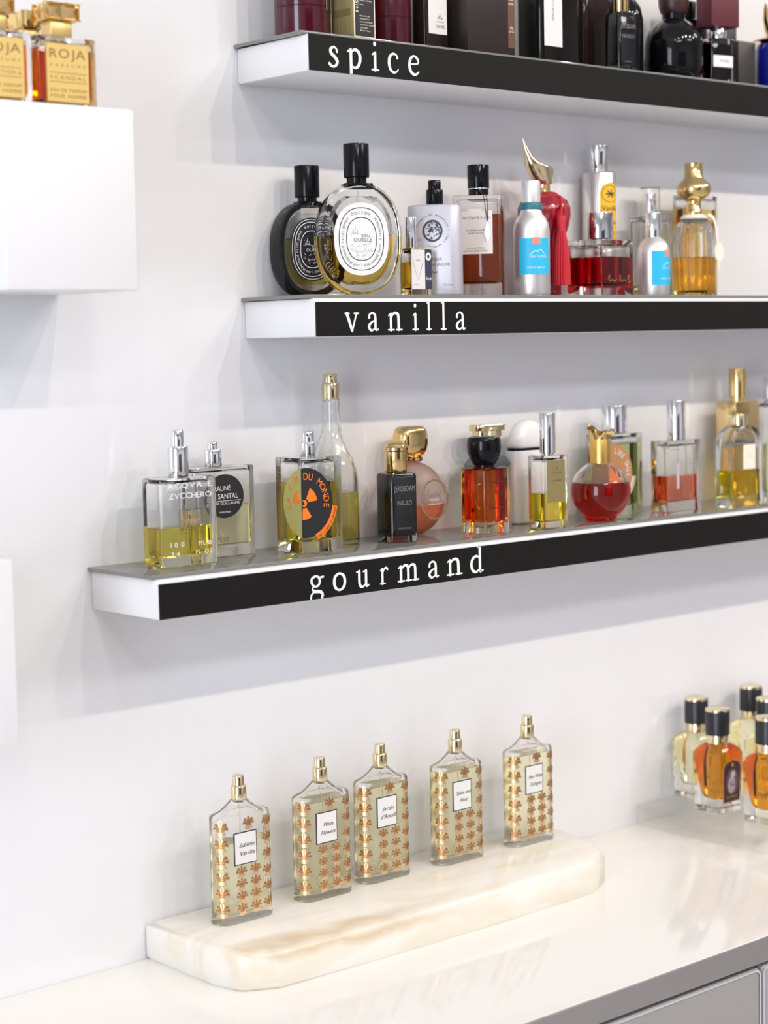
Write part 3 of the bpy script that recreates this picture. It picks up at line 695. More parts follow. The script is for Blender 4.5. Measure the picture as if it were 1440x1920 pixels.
obj('printing', b, [GREYINK, pbr('charcoal_ink', (.05, .05, .06), .5)], t, 0)
# cognac rectangle
t = thing('perfume_bottle', 'rectangular cognac-brown bottle with a cream label and hanging metal pendant', 'perfume bottle', .2842, -.0440, z, -52)
w, d, h = .0462, .028, .0948
glassbox(t, w, d, h, .0015, .0012, .0032, .0130, .0766, BROWN)
lathed(t, 'neck', cyl_prof(h, .1015, .0096, .0003), BLACKGL); lathed(t, 'neck_ring', cyl_prof(.1008, .1018, .0100, .0002), CHROME); lathed(t, 'cap', cyl_prof(.1018, .1237, .0104, .0006), BLACKGL, 14)
b = B(); f = front(-d/2-.0001); extr(b, [(u-.0012, v+.0597) for u, v in rectp(.0320, .0402)], f, 0, .0003)
for s, zz, hh, ww in (('Van Cleef & Arpels', .0725, .0025, .027), ('orchidée vanille', .0610, .0018, .019), ('vanilla orchid', .0585, .0015, .015), ('COLLECTION', .0445, .0014, .017), ('EXTRAORDINAIRE', .0418, .0014, .022)): text(b, s, f, -.0012, zz, hh, 1, ww)
obj('label', b, [pbr('blush_cream_paper', (.86, .78, .73), .5), GREYINK], t, 0)
b = B()
for s in (-1, 1): tube(b, [(.0035+.001*s, -.0098, .0985), (.007+.0012*s, -.0125, .0950), (.0085+.0013*s, -.0152, .0925), (.0095+.0012*s, -.0152, .082), (.0102, -.0152, .0700)], .0004, 6)
p_ = obj('cord', b, pbr('brown_cord', (.05, .02, .012), .7), t)
b = B(); extr(b, [(.0102, .0510), (.0131, .0590), (.0108, .0690), (.0098, .0690), (.0072, .0590)], front(-.0150), 0, .0008); obj('pendant', b, pbr('grey_metal', (.55, .55, .50), .25, 1), p_, 0)
# aluminium bottles
TEAL = pbr('teal_ring', (.015, .16, .21), .4); SKY = pbr('sky_blue_label', (.02, .48, .76), .45); SALM = pbr('salmon_patch', (.80, .27, .20), .5)
def skylabel(u0):
    def ex(b, f, w, h):
        gridpatch(b, w*.24, .0066, lambda u, v, t: f(u+u0, v+h/2-.0028, t), 1, 6, .0004)
        strokes(b, [[(u0-.006, .0015+.0, .0004), (u0-.001, .0055, .0006), (u0+.001, .004, .0006), (u0+.004, .0062, .0006), (u0+.009, .0015, .0004)]], f, 2, .0004, 3)
        for i, s in enumerate(('SUD', 'PACIFIQUE')): text(b, s, f, u0-.004+i*.010, -.0012, .0019, 2, .0055 if i == 0 else .011)
        text(b, 'VANILLE ABRICOT' if u0 == .001 else 'VANILLE COCO', f, u0, -.0115, .0018, 2, w*.58)
    return ex
t = thing('perfume_bottle', 'tall brushed aluminium bottle with a sky blue label and teal neck ring', 'perfume bottle', .3265, -.0720, z, -34, 'aluminium bottles with blue labels')
r = .0174
lathed(t, 'bottle_body', [(0, r-.002), (.0006, r-.0006), (.002, r), (.0615, r), (.068, r-.001), (.0735, r-.0035), (.0775, r-.0068), (.0800, .0100), (.0815, .0098)], ALU, 14)
lathed(t, 'neck_ring', cyl_prof(.0812, .0869, .0107, .0003), TEAL, 14); lathed(t, 'cap', cyl_prof(.0869, .1084, .0090, .0012), pbr('white_silver_cap', (.80, .79, .80), .28, .5), 14)
band(t, 'label', r, .0195, .0537, 0, 52, [SKY, SALM, WHITEINK], skylabel(.001))
t = thing('perfume_bottle', 'shorter aluminium bottle with a sky blue label and chrome cap', 'perfume bottle', .5051, -.0700, z, -4, 'aluminium bottles with blue labels')
r = .0163
lathed(t, 'bottle_body', [(0, r-.002), (.0006, r-.0006), (.002, r), (.0440, r), (.050, r-.0012), (.0548, r-.004), (.0580, .0085), (.0590, .0078)], ALU, 14)
lathed(t, 'cap', cyl_prof(.0588, .0838, .0080, .0005), CHROME, 14)
band(t, 'label', r, .0105, .0450, 0, 53, [SKY, SALM, WHITEINK], skylabel(.003))
# red bottle, horn stopper, tassel
t = thing('perfume_bottle', 'crimson bottle with a curved gold horn stopper and red tassel', 'perfume bottle', .3771, -.0400, z)
REDG = pbr('crimson_glass', (.33, .006, .018), .12, 0, .5, bump=.35, bscale=260)
rib(b := B(), [(0, .0150), (.001, .0162), (.020, .0168), (.045, .0176), (.056, .0200), (.068, .0245), (.078, .0268), (.086, .0266), (.093, .0235), (.0985, .0165), (.1014, .0105)], .05, 12, 6); obj('bottle_body', b, REDG, t, 50)
lathed(t, 'neck', [(.1010, .0070), (.1022, .0066), (.1094, .0064), (.1098, .0074)], GOLD)
b = B(); rings = []
X = lambda px: (px-1021)/(1899*.757)
for (l, r_, py) in ((1008, 1033.5, 346.5), (1001, 1035, 338), (995.5, 1036.5, 330), (992, 1037.5, 322), (989.5, 1037, 316), (988.2, 1034, 313.6), (987, 1012, 308), (985.2, 1000, 297), (982.8, 991.5, 285), (981, 985.5, 272), (979.8, 980.8, 263)):
    zz = .1096+(346.5-py)*.000517; cx_, hw = X((l+r_)/2), (r_-l)/2/(1899*.757)
    hd = min(hw, .0098)
    rings.append([b.verts.new((cx_+hw*math.cos(2*PI*k/20), hd*math.sin(2*PI*k/20), zz)) for k in range(20)])
skin(b, rings); obj('stopper', b, PGOLD, t, 60)
b = B(); tube(b, [(-.008, -.006, .1012), (0, -.0105, .1010), (.004, -.0125, .1000), (.001, -.0215, .0950), (-.005, -.0285, .086), (-.007, -.0295, .078)], .0011, 6)
tube(b, [(-.004, -.009, .1000), (.002, -.0135, .0992), (.0005, -.0225, .0950), (-.0052, -.0288, .086), (-.007, -.0295, .079)], .0009, 6); TASR = pbr('red_silk', (.55, .010, .025), .55)
tas = obj('tassel', b, TASR, t)
b = B(); lathe(b, [(.0785, .002), (.077, .0040), (.072, .0048), (.064, .0040), (.062, .0044)][::-1], 10, cx=-.007, cy=-.0295); obj('tassel_head', b, TASR, tas)
b = B(); rib(b, [(.0105, .0088), (.030, .0082), (.048, .0068), (.058, .0050), (.062, .0040)], .16, 18, 4, cx=-.007, cy=-.0298); obj('tassel_skirt', b, TASR, tas, 60)
# ruby square
t = thing('perfume_bottle', 'squat square bottle of ruby liquid with a dark chrome cylinder cap', 'perfume bottle', .4332, -.0620, z, 8)
w, d, h = .0560, .0430, .0548
glassbox(t, w, d, h, .0015, .001, .0045, .0110, .0375, RED, top=.006)
lathed(t, 'neck', [(h, .0085), (.0562, .0085)], BLACKPL); lathed(t, 'cap', cyl_prof(.0562, .0822, .0134, .0005), pbr('dark_chrome', (.62, .62, .64), .05, 1), 16)
b = B(); f = front(-d/2-.0001); GI = pbr('gold_ink', (.80, .52, .18), .3, .7)
strokes(b, [[(-.018, .016, .0006), (-.015, .020, .0006), (-.0155, .014, .0005), (-.010, .0155, .0006), (-.007, .0135, .0005), (-.003, .016, .0005)], [(.002, .0145, .0006), (.003, .0205, .0006), (.005, .0140, .0005), (.010, .0155, .0005), (.014, .0140, .0005)], [(.0155, .016, .0005), (.019, .0205, .0006), (.018, .0125, .0005), (.022, .0150, .0004)]], f, 0, .0003, 4); obj('printing', b, GI, t, 0)
# chrome cylinder, yellow label
t = thing('perfume_bottle', 'tall silver cylinder with a yellow arched label behind the ruby square bottle', 'perfume bottle', .4797, -.0190, z, -7)
r = .0176
lathed(t, 'bottle_body', [(0, r-.001), (.001, r), (.1255, r), (.1268, r-.0008), (.1276, r-.003)], pbr('rosy_silver', (.80, .74, .73), .2, .9), 16)
lathed(t, 'cap', [(.1276, .0094), (.1282, .0098), (.1535, .0124), (.1545, .0120)], CHROME, 14)
YL = pbr('golden_yellow_label', (.86, .50, .03), .45)
def yl(b, f, w, h):
    ringflat(b, [(u, v+h/2-.0115) for u, v in ell(.0098, .0088, 36)], [(u, v+h/2-.0115) for u, v in ell(.0093, .0083, 36)], f, 1, .0004)
    P = [[(0, h/2-.0115, .0008), (.0045*math.cos(q), h/2-.0115+.0035*math.sin(q), .0014), (.0055*math.cos(q), h/2-.0115+.0045*math.sin(q), .0003)] for q in (R(20), R(75), R(130), R(180), R(235), R(300), R(345))]
    strokes(b, P, f, 1, .0004, 3); ringtext(b, 'La Maison', f, .0086, .0076, .0011, 1, -50, 13, .0004, 2, 1., 0, h/2-.0115)
    text(b, 'Vanille', f, 0, h/2-.0285, .0052, 1, .019, t=.0004); text(b, 'de Tahiti', f, 0, h/2-.042, .0032, 1, .016, t=.0004); text(b, '100 ml', f, 0, -h/2+.006, .0025, 1, .010, t=.0004)
band(t, 'label', r, .058, .1160, 0, 38, [YL, pbr('dark_green_ink', (.05, .045, .02), .5)], yl, arch=.010)
# clear spray bottle behind
t = thing('perfume_bottle', 'plain clear bottle with a clear-sleeved silver cap behind the shorter aluminium bottle', 'perfume bottle', .5522, -.0255, z)
glassbox(t, .0485, .0177, .0830, .002, .001, .003, .006, .012, PALEY)
lathed(t, 'collar', cyl_prof(.083, .0905, .0072, .0003), ALU); lathed(t, 'spray_nozzle', cyl_prof(.0905, .108, .0060, .0003), CHROME)
b = B(); lathe(b, [(.0845, .0104), (.1140, .0104), (.1145, .0098)], 12); lathe(b, [(.0843, .0092), (.1130, .0092)], 12, flip=True); obj('cap', b, CLEAR, t)
# fluted amber
t = thing('perfume_bottle', 'fluted glass bottle of pale amber with a gold gourd stopper and white ribbon tag', 'perfume bottle', .5812, -.0600, z, 0)
b = B(); prof = [(0, .0175), (.0008, .0188), (.008, .0208), (.030, .0226), (.052, .0234), (.066, .0222), (.076, .0180), (.081, .0120), (.0833, .0085)]
rib(b, prof, .10, 18, 5, pw=.7)
rib(b, [(.0402, .0198), (.052, .0202), (.064, .0190), (.073, .0150), (.078, .0095)], .08, 18, 5, True, pw=.7); obj('glass_body', b, CLEAR, t, 60)
b = B(); rib(b, [(.006, .0160), (.008, .0182), (.030, .0197), (.0400, .0198)], .08, 18, 5, pw=.7); obj('liquid', b, HONEY, t, 60)
lathed(t, 'stopper', [(.0833, .0078), (.0845, .0086), (.0885, .0086), (.090, .0075), (.0985, .0076), (.1005, .0105), (.1045, .0160), (.1085, .0184), (.1135, .0182), (.1175, .0155), (.1210, .0115), (.1235, .0097), (.1375, .0096), (.1382, .0090)], GOLD, 16)
RIB = pbr('cream_satin_ribbon', (.84, .80, .72), .4)
b = B()
lathe(b, [(.0800, .0136), (.0806, .0150), (.0845, .0118), (.0850, .0100)], 14)
strokes(b, [[(-.006, .0832, .003), (.0015, .0805, .0036), (.0062, .0710, .0034), (.0085, .0570, .0030), (.0090, .0545, .002)]], front(-.0238), 0, .0004, 6)
rb = obj('ribbon', b, RIB, t, 50)
b = B(); extr(b, [(u+.0100, v+.0450) for u, v in ell(.0072, .0098, 28)], front(-.0243), 0, .0012); strokes(b, [[(.0100, .0355, .0026), (.0103, .0270, .0022)]], front(-.0243), 0, .0006, 2); obj('tag', b, pbr('ivory_tag', (.86, .80, .66), .45), rb, 0)
# plain amber rectangle behind
t = thing('perfume_bottle', 'plain rectangular bottle of yellow amber behind the fluted bottle', 'perfume bottle', .6234, -.0270, z)
glassbox(t, .0562, .0154, .1082, .0015, .0008, .0025, .006, .0932, HONEY)
lathed(t, 'cap', cyl_prof(.1082, .1105, .0075, .0003), PGOLD)

# ---------------------------------------------- lower shelf (gourmand)
z = ZS['G']
# 1 square clear with yellow
t = thing('perfume_bottle', 'square clear bottle of yellow liquid at the left end of the lower shelf', 'perfume bottle', -.0706, -.0460, z)
w, d, h = .0579, .0280, .0738
glassbox(t, w, d, h, .0035, .0022, .0038, .0082, .0322, YELLOW, lr=.004)
pump(t, h, .0087, .0997, .0053, .1131, CHROME, -30); diptube(t, .009, .07)
b = B(); f = front(-d/2-.0001)
text(b, 'ACQVA E', f, .0009, .0652, .0045, 0, .0440, t=.0002, track=.18); text(b, 'ZVCCHERO', f, .0012, .0566, .0047, 0, .0430, t=.0002, track=.06)
ringflat(b, [(u+.0010, v+.0372) for u, v in rectp(.0228, .0198)], [(u+.0010, v+.0372) for u, v in rectp(.0221, .0191)], f, 1, .0002)
text(b, 'PRO', f, .0010, .0425, .0030, 2, .0195, t=.0002, track=.8); text(b, 'FVMVM', f, .0010, .0362, .0030, 2, .0195, t=.0002); text(b, 'ROMA', f, .0010, .0294, .0030, 1, .0195, t=.0002, track=.4)
text(b, '100', f, -.0130, .0165, .0040, 0, .0135, t=.0002, track=.5); text(b, 'ML', f, .0118, .0165, .0036, 0, .0068, t=.0002, track=.3); text(b, 'e', f, .0195, .0165, .0050, 0, .0040, t=.0002); text(b, '3.4', f, -.0152, .0092, .0036, 0, .0085, t=.0002); text(b, 'FL OZ', f, .0140, .0092, .0036, 0, .0170, t=.0002, track=.2)
obj('printing', b, [WHITEINK, pbr('dark_brown_ink', (.10, .06, .02), .5), pbr('copper_ink', (.62, .22, .10), .45)], t, 0)
# 2 round black label
t = thing('perfume_bottle', 'square clear bottle with a round black label behind the leftmost bottle', 'perfume bottle', -.0134, -.0215, z)
w, d, h = .0667, .0200, .0786
glassbox(t, w, d, h, .003, .0018, .0035, .0105, .0440, PALEY)
pump(t, h, .0078, .0934, .0044, .0998, CHROME, -30, cx=-.004); diptube(t, .012, .075, cx=-.004)
b = B(); f = front(-d/2-.0001, 0, .0528); extr(b, ell(.0203, .0190, 48), f, 0, .0003)
text(b, 'PRALINÉ', f, -.004, .0048, .0042, 1, .020); text(b, 'DE SANTAL', f, -.001, -.0022, .0045, 1, .030); extr(b, [(u, v-.0040) for u, v in rectp(.034, .0004)], f, 1, .0004); text(b, 'PIERRE GUILLAUME', f, -.001, -.0072, .0021, 1, .033); text(b, 'PARFUMERIE', f, 0, -.0145, .0014, 1, .012)
obj('label', b, [BLACKINK, WHITEINK], t, 0)
b = B(); text(b, 'TESTER', lambda u, v, tt: (-u, d/2+.0001+tt, v), -.004, .0125, .0040, 0, .019); obj('printing', b, GREYINK, t, 0)
# 3 / 12 wrapped round labels
def wrapbottle(x, y, w, d, h, lab, liq, level, mats, word, start, step, trefoil, capspec, ribbon_text):
    t = thing('perfume_bottle', lab, 'perfume bottle', x, y, z)
    glassbox(t, w, d, h, .0008, .0006, .0040, .0100, level, liq, lr=.003)
    capspec(t)
    cz, rad, s0 = .0440, .0300, .0048
    def wrap(u, v, tt):
        s = u+s0
        return (-w/2+s, -d/2-.0001-tt, cz+v) if s >= 0 else (-w/2-.0001-tt, -d/2-s, cz+v)
    b = B()
    right = [(max(u, -s0+.00001), v) for u, v in ell(rad, rad*1.02, 72)]
    left = [(min(u, -s0-.00001), v) for u, v in ell(rad, rad*1.02, 72)]
    def dedup(P):
        o = []
        for p in P:
            if not o or math.hypot(p[0]-o[-1][0], p[1]-o[-1][1]) > 1e-5: o.append(p)
        return o
    extr(b, dedup(right), wrap, 0, .0002); extr(b, dedup(left), wrap, 1, .0002)
    if trefoil:
        for q, mi in ((55, 2), (175, 2), (-62, 2)):
            a0 = R(90-q)
            wedge = [(.0045*math.cos(a0+R(s)), .0045*math.sin(a0+R(s))) for s in (-26, 0, 26)] + [(.0145*math.cos(a0+R(s)), .0145*math.sin(a0+R(s))) for s in (28, 14, 0, -14, -28)]
            wedge = wedge[:3] + wedge[3:]
            cu = -.0020
            extr(b, [(u+cu, v) for u, v in reversed(wedge)], wrap, mi, .0004)
        extr(b, [(u-.0020, v) for u, v in ell(.0030, .0030, 20)], wrap, 2, .0004)
    else:
        extr(b, [(u+.002, v) for u, v in ell(.0095, .0105, 24, 1.6)], wrap, 2, .0004)
    ringtext(b, word, wrap, rad*.66, rad*.68, .0062, 3, start, step, .0005, 2, .85)
    # ribbon along the lower right rim
    arc = [R(90-q) for q in range(98, 164, 3)]
    ringo = [(.0350*math.cos(q), .0350*math.sin(q)) for q in arc]; ringi = [(.0296*math.cos(q), .0296*math.sin(q)) for q in arc]
    extr(b, list(reversed(ringo)) + ringi, wrap, 4, .0006)
    ringtext(b, ribbon_text, wrap, .0340, .0340, -.0022, 5, 160, -3.3, .0008, 2, .9)
    obj('label', b, mats, t, 0)
    return t
ORG = pbr('bright_orange_ink', (.90, .20, .015), .5); KHAKI = pbr('khaki_label_back', (.44, .40, .13), .5)
wrapbottle(.0666, -.0480, .0460, .0360, .0832, 'clear square bottle with a black and orange round label wrapped round its corner', OLIVE, .0610, [BLACKINK, KHAKI, ORG, ORG, ORG, BLACKINK], 'LA FIN DU MONDE', -98, 14, True,
           lambda t: pump(t, .0832, .0068, .0965, .0056, .1055, CHROME, -45), "ETAT LIBRE D'ORANGE")
wrapbottle(.4828, -.0345, .0510, .0310, .0838, 'clear square bottle with a tan and white round label behind the round red flask', GREENISH, .0730, [pbr('tan_label', (.52, .25, .10), .5), pbr('tan_label_back', (.46, .30, .16), .5), ORG, WHITEINK, pbr('pink_ribbon', (.86, .66, .58), .5), GREYINK], 'LIKE THIS', 12, 10.5, False,
           lambda t: (lathed(t, 'cap', cyl_prof(.0846, .1128, .0130, .0006), CHROME, 16), lathed(t, 'neck', [(.0838, .006), (.0848, .006)], CHROME)), "ETAT LIBRE D'ORANGE")
# 4 long-necked
t = thing('perfume_bottle', 'tall wine-shaped clear bottle with a long neck and gold spray top', 'perfume bottle', .1137, -.0240, z)
po = [(0, .0215), (.0008, .0228), (.002, .0234), (.056, .0234), (.066, .0226), (.076, .0198), (.086, .0155), (.095, .0115), (.103, .0090), (.110, .0080), (.1300, .0076), (.1312, .0072)]
b = B(); lathe(b, po, 16); lathe(b, [(.0477, .0206), (.056, .0206), (.066, .0198), (.076, .0170), (.086, .0127), (.095, .0088), (.103, .0064), (.110, .0056), (.1290, .0052)], 16, flip=True); obj('glass_body', b, CLEAR, t, 40)
b = B(); lathe(b, [(.005, .018), (.006, .0202), (.008, .0206), (.0473, .0206)], 16); obj('liquid', b, OLIVE, t, 40)
pump(t, .1312, .0082, .1468, .0062, .1553, PGOLD, -35); diptube(t, .008, .13)
# 5 slim black
slimblack(.1640, -.0545, z, -12, .0287, .0634, 'slim black gold-capped bottle on the lower shelf before the frosted round bottle', (('JEROBOAM', .0470, .0050, .0215), ('INSULO', .0345, .0040, .0150), ('EXTRAIT DE PARFUM', .0125, .0015, .0130)), .0913)
# 6 frosted round
t = thing('perfume_bottle', 'round frosted bottle of salmon liquid with a chunky gold cap', 'perfume bottle', .2080, -.0255, z, 0)
a, cz = .0350, .0352
FROST = glass('frosted_glass', (.97, .93, .90), 1.3, .32)
b = B(); secs = []
for k in range(-6, 7):
    q = k/6*R(80); secs.append((.0240*math.sin(q)/math.sin(R(80)), a*math.cos(q)**.75, a*math.cos(q)**.75))
oloft(b, secs, cz, 2, 48, zmin=.0004)
obj('glass_body', b, FROST, t, 50)
b = B(); rings = []
for k in range(-5, 6):
    q = k/6*R(80); s = .0205*math.sin(q)/math.sin(R(80)); aa = (a-.003)*math.cos(q)**.75
    rings.append([b.verts.new((u, -s, cz+v)) for u, v in clipped(aa, aa, -aa, min(-.0055, aa*.9), 48)])
skin(b, rings); obj('liquid', b, pbr('salmon_liquid', (.80, .22, .10), .25), t, 50)
b = B(); lathe(b, [(.0700, .0100), (.0710, .0115), (.0738, .0117), (.0750, .0100), (.0760, .0112)], 14); obj('collar', b, GOLD, t)
b = B(); loft(b, [(.0757, .0215, .0150, .005), (.0768, .0260, .0185, .007), (.0800, .0300, .0215, .008), (.0860, .0325, .0230, .008), (.0930, .0328, .0232, .008), (.0985, .0312, .0222, .008), (.1015, .0280, .0200, .008), (.1030, .0230, .0160, .006), (.1035, .0150, .010, .004)], 6); obj('cap', b, GOLD, t, 50)
b = B(); fm = front(-.0232, .0075, .0348)
for k in range(44):
    q = 2*PI*k/44; u, v = .0165*math.cos(q), .0182*math.sin(q)
    extr(b, [(u+p, v+w_) for p, w_ in ell(.0011, .0011, 8)], fm, 0, .0012)
strokes(b, [[(-.009, .004, .0005), (-.007, .010, .0005), (-.006, .002, .0005), (-.003, .006, .0005), (-.002, .0025, .0005), (.002, .006, .0005), (.004, .003, .0005), (.008, .007, .0005)], [(.005, .003, .0004), (.009, -.001, .0004), (.006, -.004, .0004)], [(-.007, -.009, .0004), (-.008, -.006, .0004)]], fm, 1, .0010, 4)
text(b, 'EAU DE', fm, 0, -.0012, .0018, 2, .010, t=.0012); text(b, 'PARFUM', fm, 0, -.0052, .0014, 2, .014, t=.0012)
obj('medallion', b, [PGOLD, pbr('dark_bronze_ink', (.22, .13, .08), .4, .5), WHITEINK], t, 0)
# 7 orange block
t = thing('perfume_bottle', 'square block of deep orange perfume with a black bowl-shaped cap', 'perfume bottle', .2709, -.0598, z, 4)
w, d, h = .0352, .0330, .0620
glassbox(t, w, d, h, .004, .0012, .0030, .0110, .0600, ORANGE, top=.0016, lr=.005)
lathed(t, 'neck', [(h, .010), (.0650, .010)], BLACKPL)
lathed(t, 'cap', [(.0642, .0085), (.0648, .0108), (.070, .0140), (.0765, .0162), (.083, .0166), (.0885, .0164), (.0908, .0152), (.0918, .0120)], BLACKGL, 18)
b = B(); f = front(-d/2-.0001, .0008, .0365); ringflat(b, rectp(.0240, .0252), rectp(.0222, .0234), f, 0, .0003); text(b, 'DUAT', f, .0025, .0005, .0042, 0, .0150, t=.0003, track=.2); obj('printing', b, pbr('dark_maroon_ink', (.07, .012, .01), .5), t, 0)
# 8 gold T cap behind
t = thing('perfume_bottle', 'bottle with grey shoulders and a flat gold cap behind the orange block bottle', 'perfume bottle', .3085, -.0256, z)
w, d = .0488, .0187
glassbox(t, w, d, .0600, .003, .001, .0030, .0100, .0560, PALEY, top=.002)
b = B(); loft(b, [(.0601, w, d, .003), (.0625, w, d, .003), (.0720, w*.62, d*.9, .003), (.0740, w*.5, d*.8, .003)], 4); obj('shoulder', b, pbr('grey_green_metal', (.16, .19, .19), .3, .6), t)
lathed(t, 'neck', [(.0735, .0115), (.0890, .0115)], BLACKPL)
b = B(); loft(b, [(.0885, .032, .0160, .006), (.0942, .032, .0160, .006), (.0945, .0385, .0185, .007), (.0952, .0395, .0190, .007), (.0995, .0395, .0190, .007), (.1004, .0380, .0180, .007)], 6); obj('cap', b, PGOLD, t)
# 9 white pebble
t = thing('perfume_bottle', 'white rounded bottle with a domed white cap and a black seam', 'perfume bottle', .3630, -.0265, z)
PEB = pbr('white_porcelain', (.84, .82, .80), .3)
w, d = .0520, .0215
b = B(); loft(b, [(0, w-.008, d-.008, .008), (.0008, w-.003, d-.003, .009), (.003, w, d, .010), (.060, w+.001, d, .010), (.070, w, d, .010), (.0728, w-.002, d-.002, .009)], 7); obj('bottle_body', b, PEB, t, 50)
b = B(); loft(b, [(.0728, w-.003, d-.003, .009), (.0755, w-.004, d-.003, .009)], 7); obj('seam', b, BLACKPL, t)
b = B(); loft(b, [(.0755, w-.007, d-.002, .009)]+[(.0757+.0273*math.sin(R(q)), (w-.005)*math.cos(R(q))**.9, max(.004, d*math.cos(R(q))**.5), .010) for q in range(2, 88, 7)], 7); obj('cap', b, PEB, t, 50)
# 10 olive label
t = thing('perfume_bottle', 'slim clear bottle with an olive gold label and tall chrome cap', 'perfume bottle', .3442, -.0724, z)
w, d, h = .0340, .0223, .0703
glassbox(t, w, d, h, .0025, .0015, .0026, .0065, .0335, CHART)
lathed(t, 'neck', [(h, .006), (.0722, .006)], CHROME); lathed(t, 'cap', cyl_prof(.0720, .1107, .0079, .0005), CHROME, 14)
b = B(); f = front(-d/2-.0001, -.0004, .0450); extr(b, rectp(.0247, .0408), f, 0, .0003); text(b, 'JE', f, .001, .0118, .0020, 1, .003); text(b, 'LE PARFUM', f, .001, .0075, .0018, 1, .012); text(b, 'GOURMAND', f, .001, .0, .0016, 1, .0125); obj('label', b, [pbr('olive_gold_label', (.30, .24, .10), .4, .3), pbr('olive_ink', (.15, .12, .05), .5)], t, 0)
# 11 round red flask
t = thing('perfume_bottle', 'round flask of blood orange perfume with a gold cap and crumpled foil top', 'perfume bottle', .4232, -.0690, z)
Rr = .0300; zc = .0300
po = [(0, .0135), (.0005, .0150), (.0025, .0158), (.0045, .0163)] + [(zc+Rr*math.sin(R(q)), Rr*math.cos(R(q))) for q in range(-55, 66, 8)] + [(.0580, .0098)]
b = B(); lathe(b, po, 16); ri = Rr-.0016
lathe(b, [(.0389, math.sqrt(ri**2-(.0389-zc)**2))] + [(zc+ri*math.sin(R(q)), ri*math.cos(R(q))) for q in range(24, 66, 8)] + [(.0578, .0085)], 16, flip=True); obj('glass_body', b, CLEAR, t, 60)
b = B(); lathe(b, [(zc+ri*math.sin(R(q)), ri*math.cos(R(q))) for q in range(-76, 16, 7)] + [(.0386, math.sqrt(ri**2-(.0386-zc)**2))], 16); obj('liquid', b, REDOR, t, 60)
lathed(t, 'cap', cyl_prof(.0562, .0846, .0100, .0004), SGOLD, 14)
b = B(); rings = []; rn = random.Random(11)
for k, (zz, rad) in enumerate(((.0815, .0100), (.0838, .0102), (.0862, .0112), (.0882, .0128), (.0890, .0134), (.0884, .0118), (.0872, .0070), (.0868, .0015))):
    rings.append([])
    for q in range(32):
        A = 2*PI*q/32; kk = (k > 1)*(k < 7); wob = 1+(.10*math.sin(A*6+k*.7)+rn.uniform(-.05, .05))*kk; lift = (.0055*max(0, -math.cos(A))**3 + .0010*math.sin(A*6) + rn.uniform(-.0007, .0007))*kk
        rings[-1].append(b.verts.new((rad*wob*math.cos(A)*(1.12 if kk else 1), rad*wob*math.sin(A), zz+lift)))
skin(b, rings); tube(b, [(-.0105, 0, .0920), (-.0135, 0, .0945), (-.0150, 0, .0962), (-.0150, 0, .0982)], [.0022, .0014, .0009, .0007], 6); obj('foil_top', b, GOLD, t, 25)
# 13 coral
t = thing('perfume_bottle', 'thick-walled clear bottle of coral liquid with a tall chrome cap', 'perfume bottle', .5558, -.0551, z)
w, d, h = .0570, .0225, .0740
glassbox(t, w, d, h, .002, .001, .0045, .0105, .0368, CORAL, lr=.004, top=.005)
lathed(t, 'cap', cyl_prof(.0740, .1154, .0097, .0005), CHROME, 14); diptube(t, .012, .07)
b = B(); f = front(-d/2-.0001); text(b, 'ROMA', f, -.0135, .0640, .0020, 0, .014, t=.0002, track=.4); text(b, 'ROSA', f, .0100, .0480, .0012, 0, .008, t=.0002); text(b, 'EDP', f, -.004, .0270, .0030, 0, .005, t=.0002); obj('printing', b, GREYINK, t, 0)
b = B(); extr(b, [(u-.0105, v+.0365) for u, v in rectp(.0042, .0260)], f, 0, .0002); obj('label', b, pbr('lilac_grey_strip', (.52, .46, .50), .45), t, 0)
# 14 arched
t = thing('perfume_bottle', 'arch-shouldered bottle of golden liquid with small cream label and gold cap', 'perfume bottle', .6373, -.0737, z)
w, d = .0560, .0240
def arch(k, zb, zt, w, d): return [(zb, w-2*k-.001, d-2*k-.001, .004), (zb+.001, w-2*k, d-2*k, .004)] + [(zz, (w-2*k)*f_, (d-2*k)*(1-(1-f_)*.4), .004) for zz, f_ in ((zt-.022, 1), (zt-.016, .975), (zt-.0105, .90), (zt-.006, .78), (zt-.003, .62), (zt-.001, .45), (zt, .34))]
b = B(); loft(b, arch(0, 0, .086, w, d), 5)
s = [q for q in arch(.0042, .0380, .0820, w, d)]; s[0] = (.0389, w-.0084, d-.0084, .003); s[1] = (.0400, w-.0084, d-.0084, .003); loft(b, s, 5, flip=True); obj('glass_body', b, CLEAR, t, 40)
b = B(); loft(b, [(.0125, w-.014, d-.012, .003), (.0135, w-.0095, d-.0095, .003), (.015, w-.0084, d-.0084, .003), (.0385, w-.0084, d-.0084, .003)], 5); obj('liquid', b, CHART, t, 40)
lathed(t, 'neck', cyl_prof(.086, .0980, .0092, .0004), PGOLD); b = B(); bx(b, -.0130, .0130, -.0055, .0055, .0980, .1110, bev=.0008); obj('cap', b, GOLD, t)
b = B(); f = front(-d/2-.0001); extr(b, [(u+.0020, v+.0527) for u, v in rectp(.0205, .0262)], f, 0, .0003); text(b, 'Bois', f, .002, .0555, .0020, 1, .007); text(b, 'vanille', f, .002, .0520, .0016, 1, .009); obj('label', b, [CREAMP, pbr('faint_grey_ink', (.62, .56, .46), .5)], t, 0)
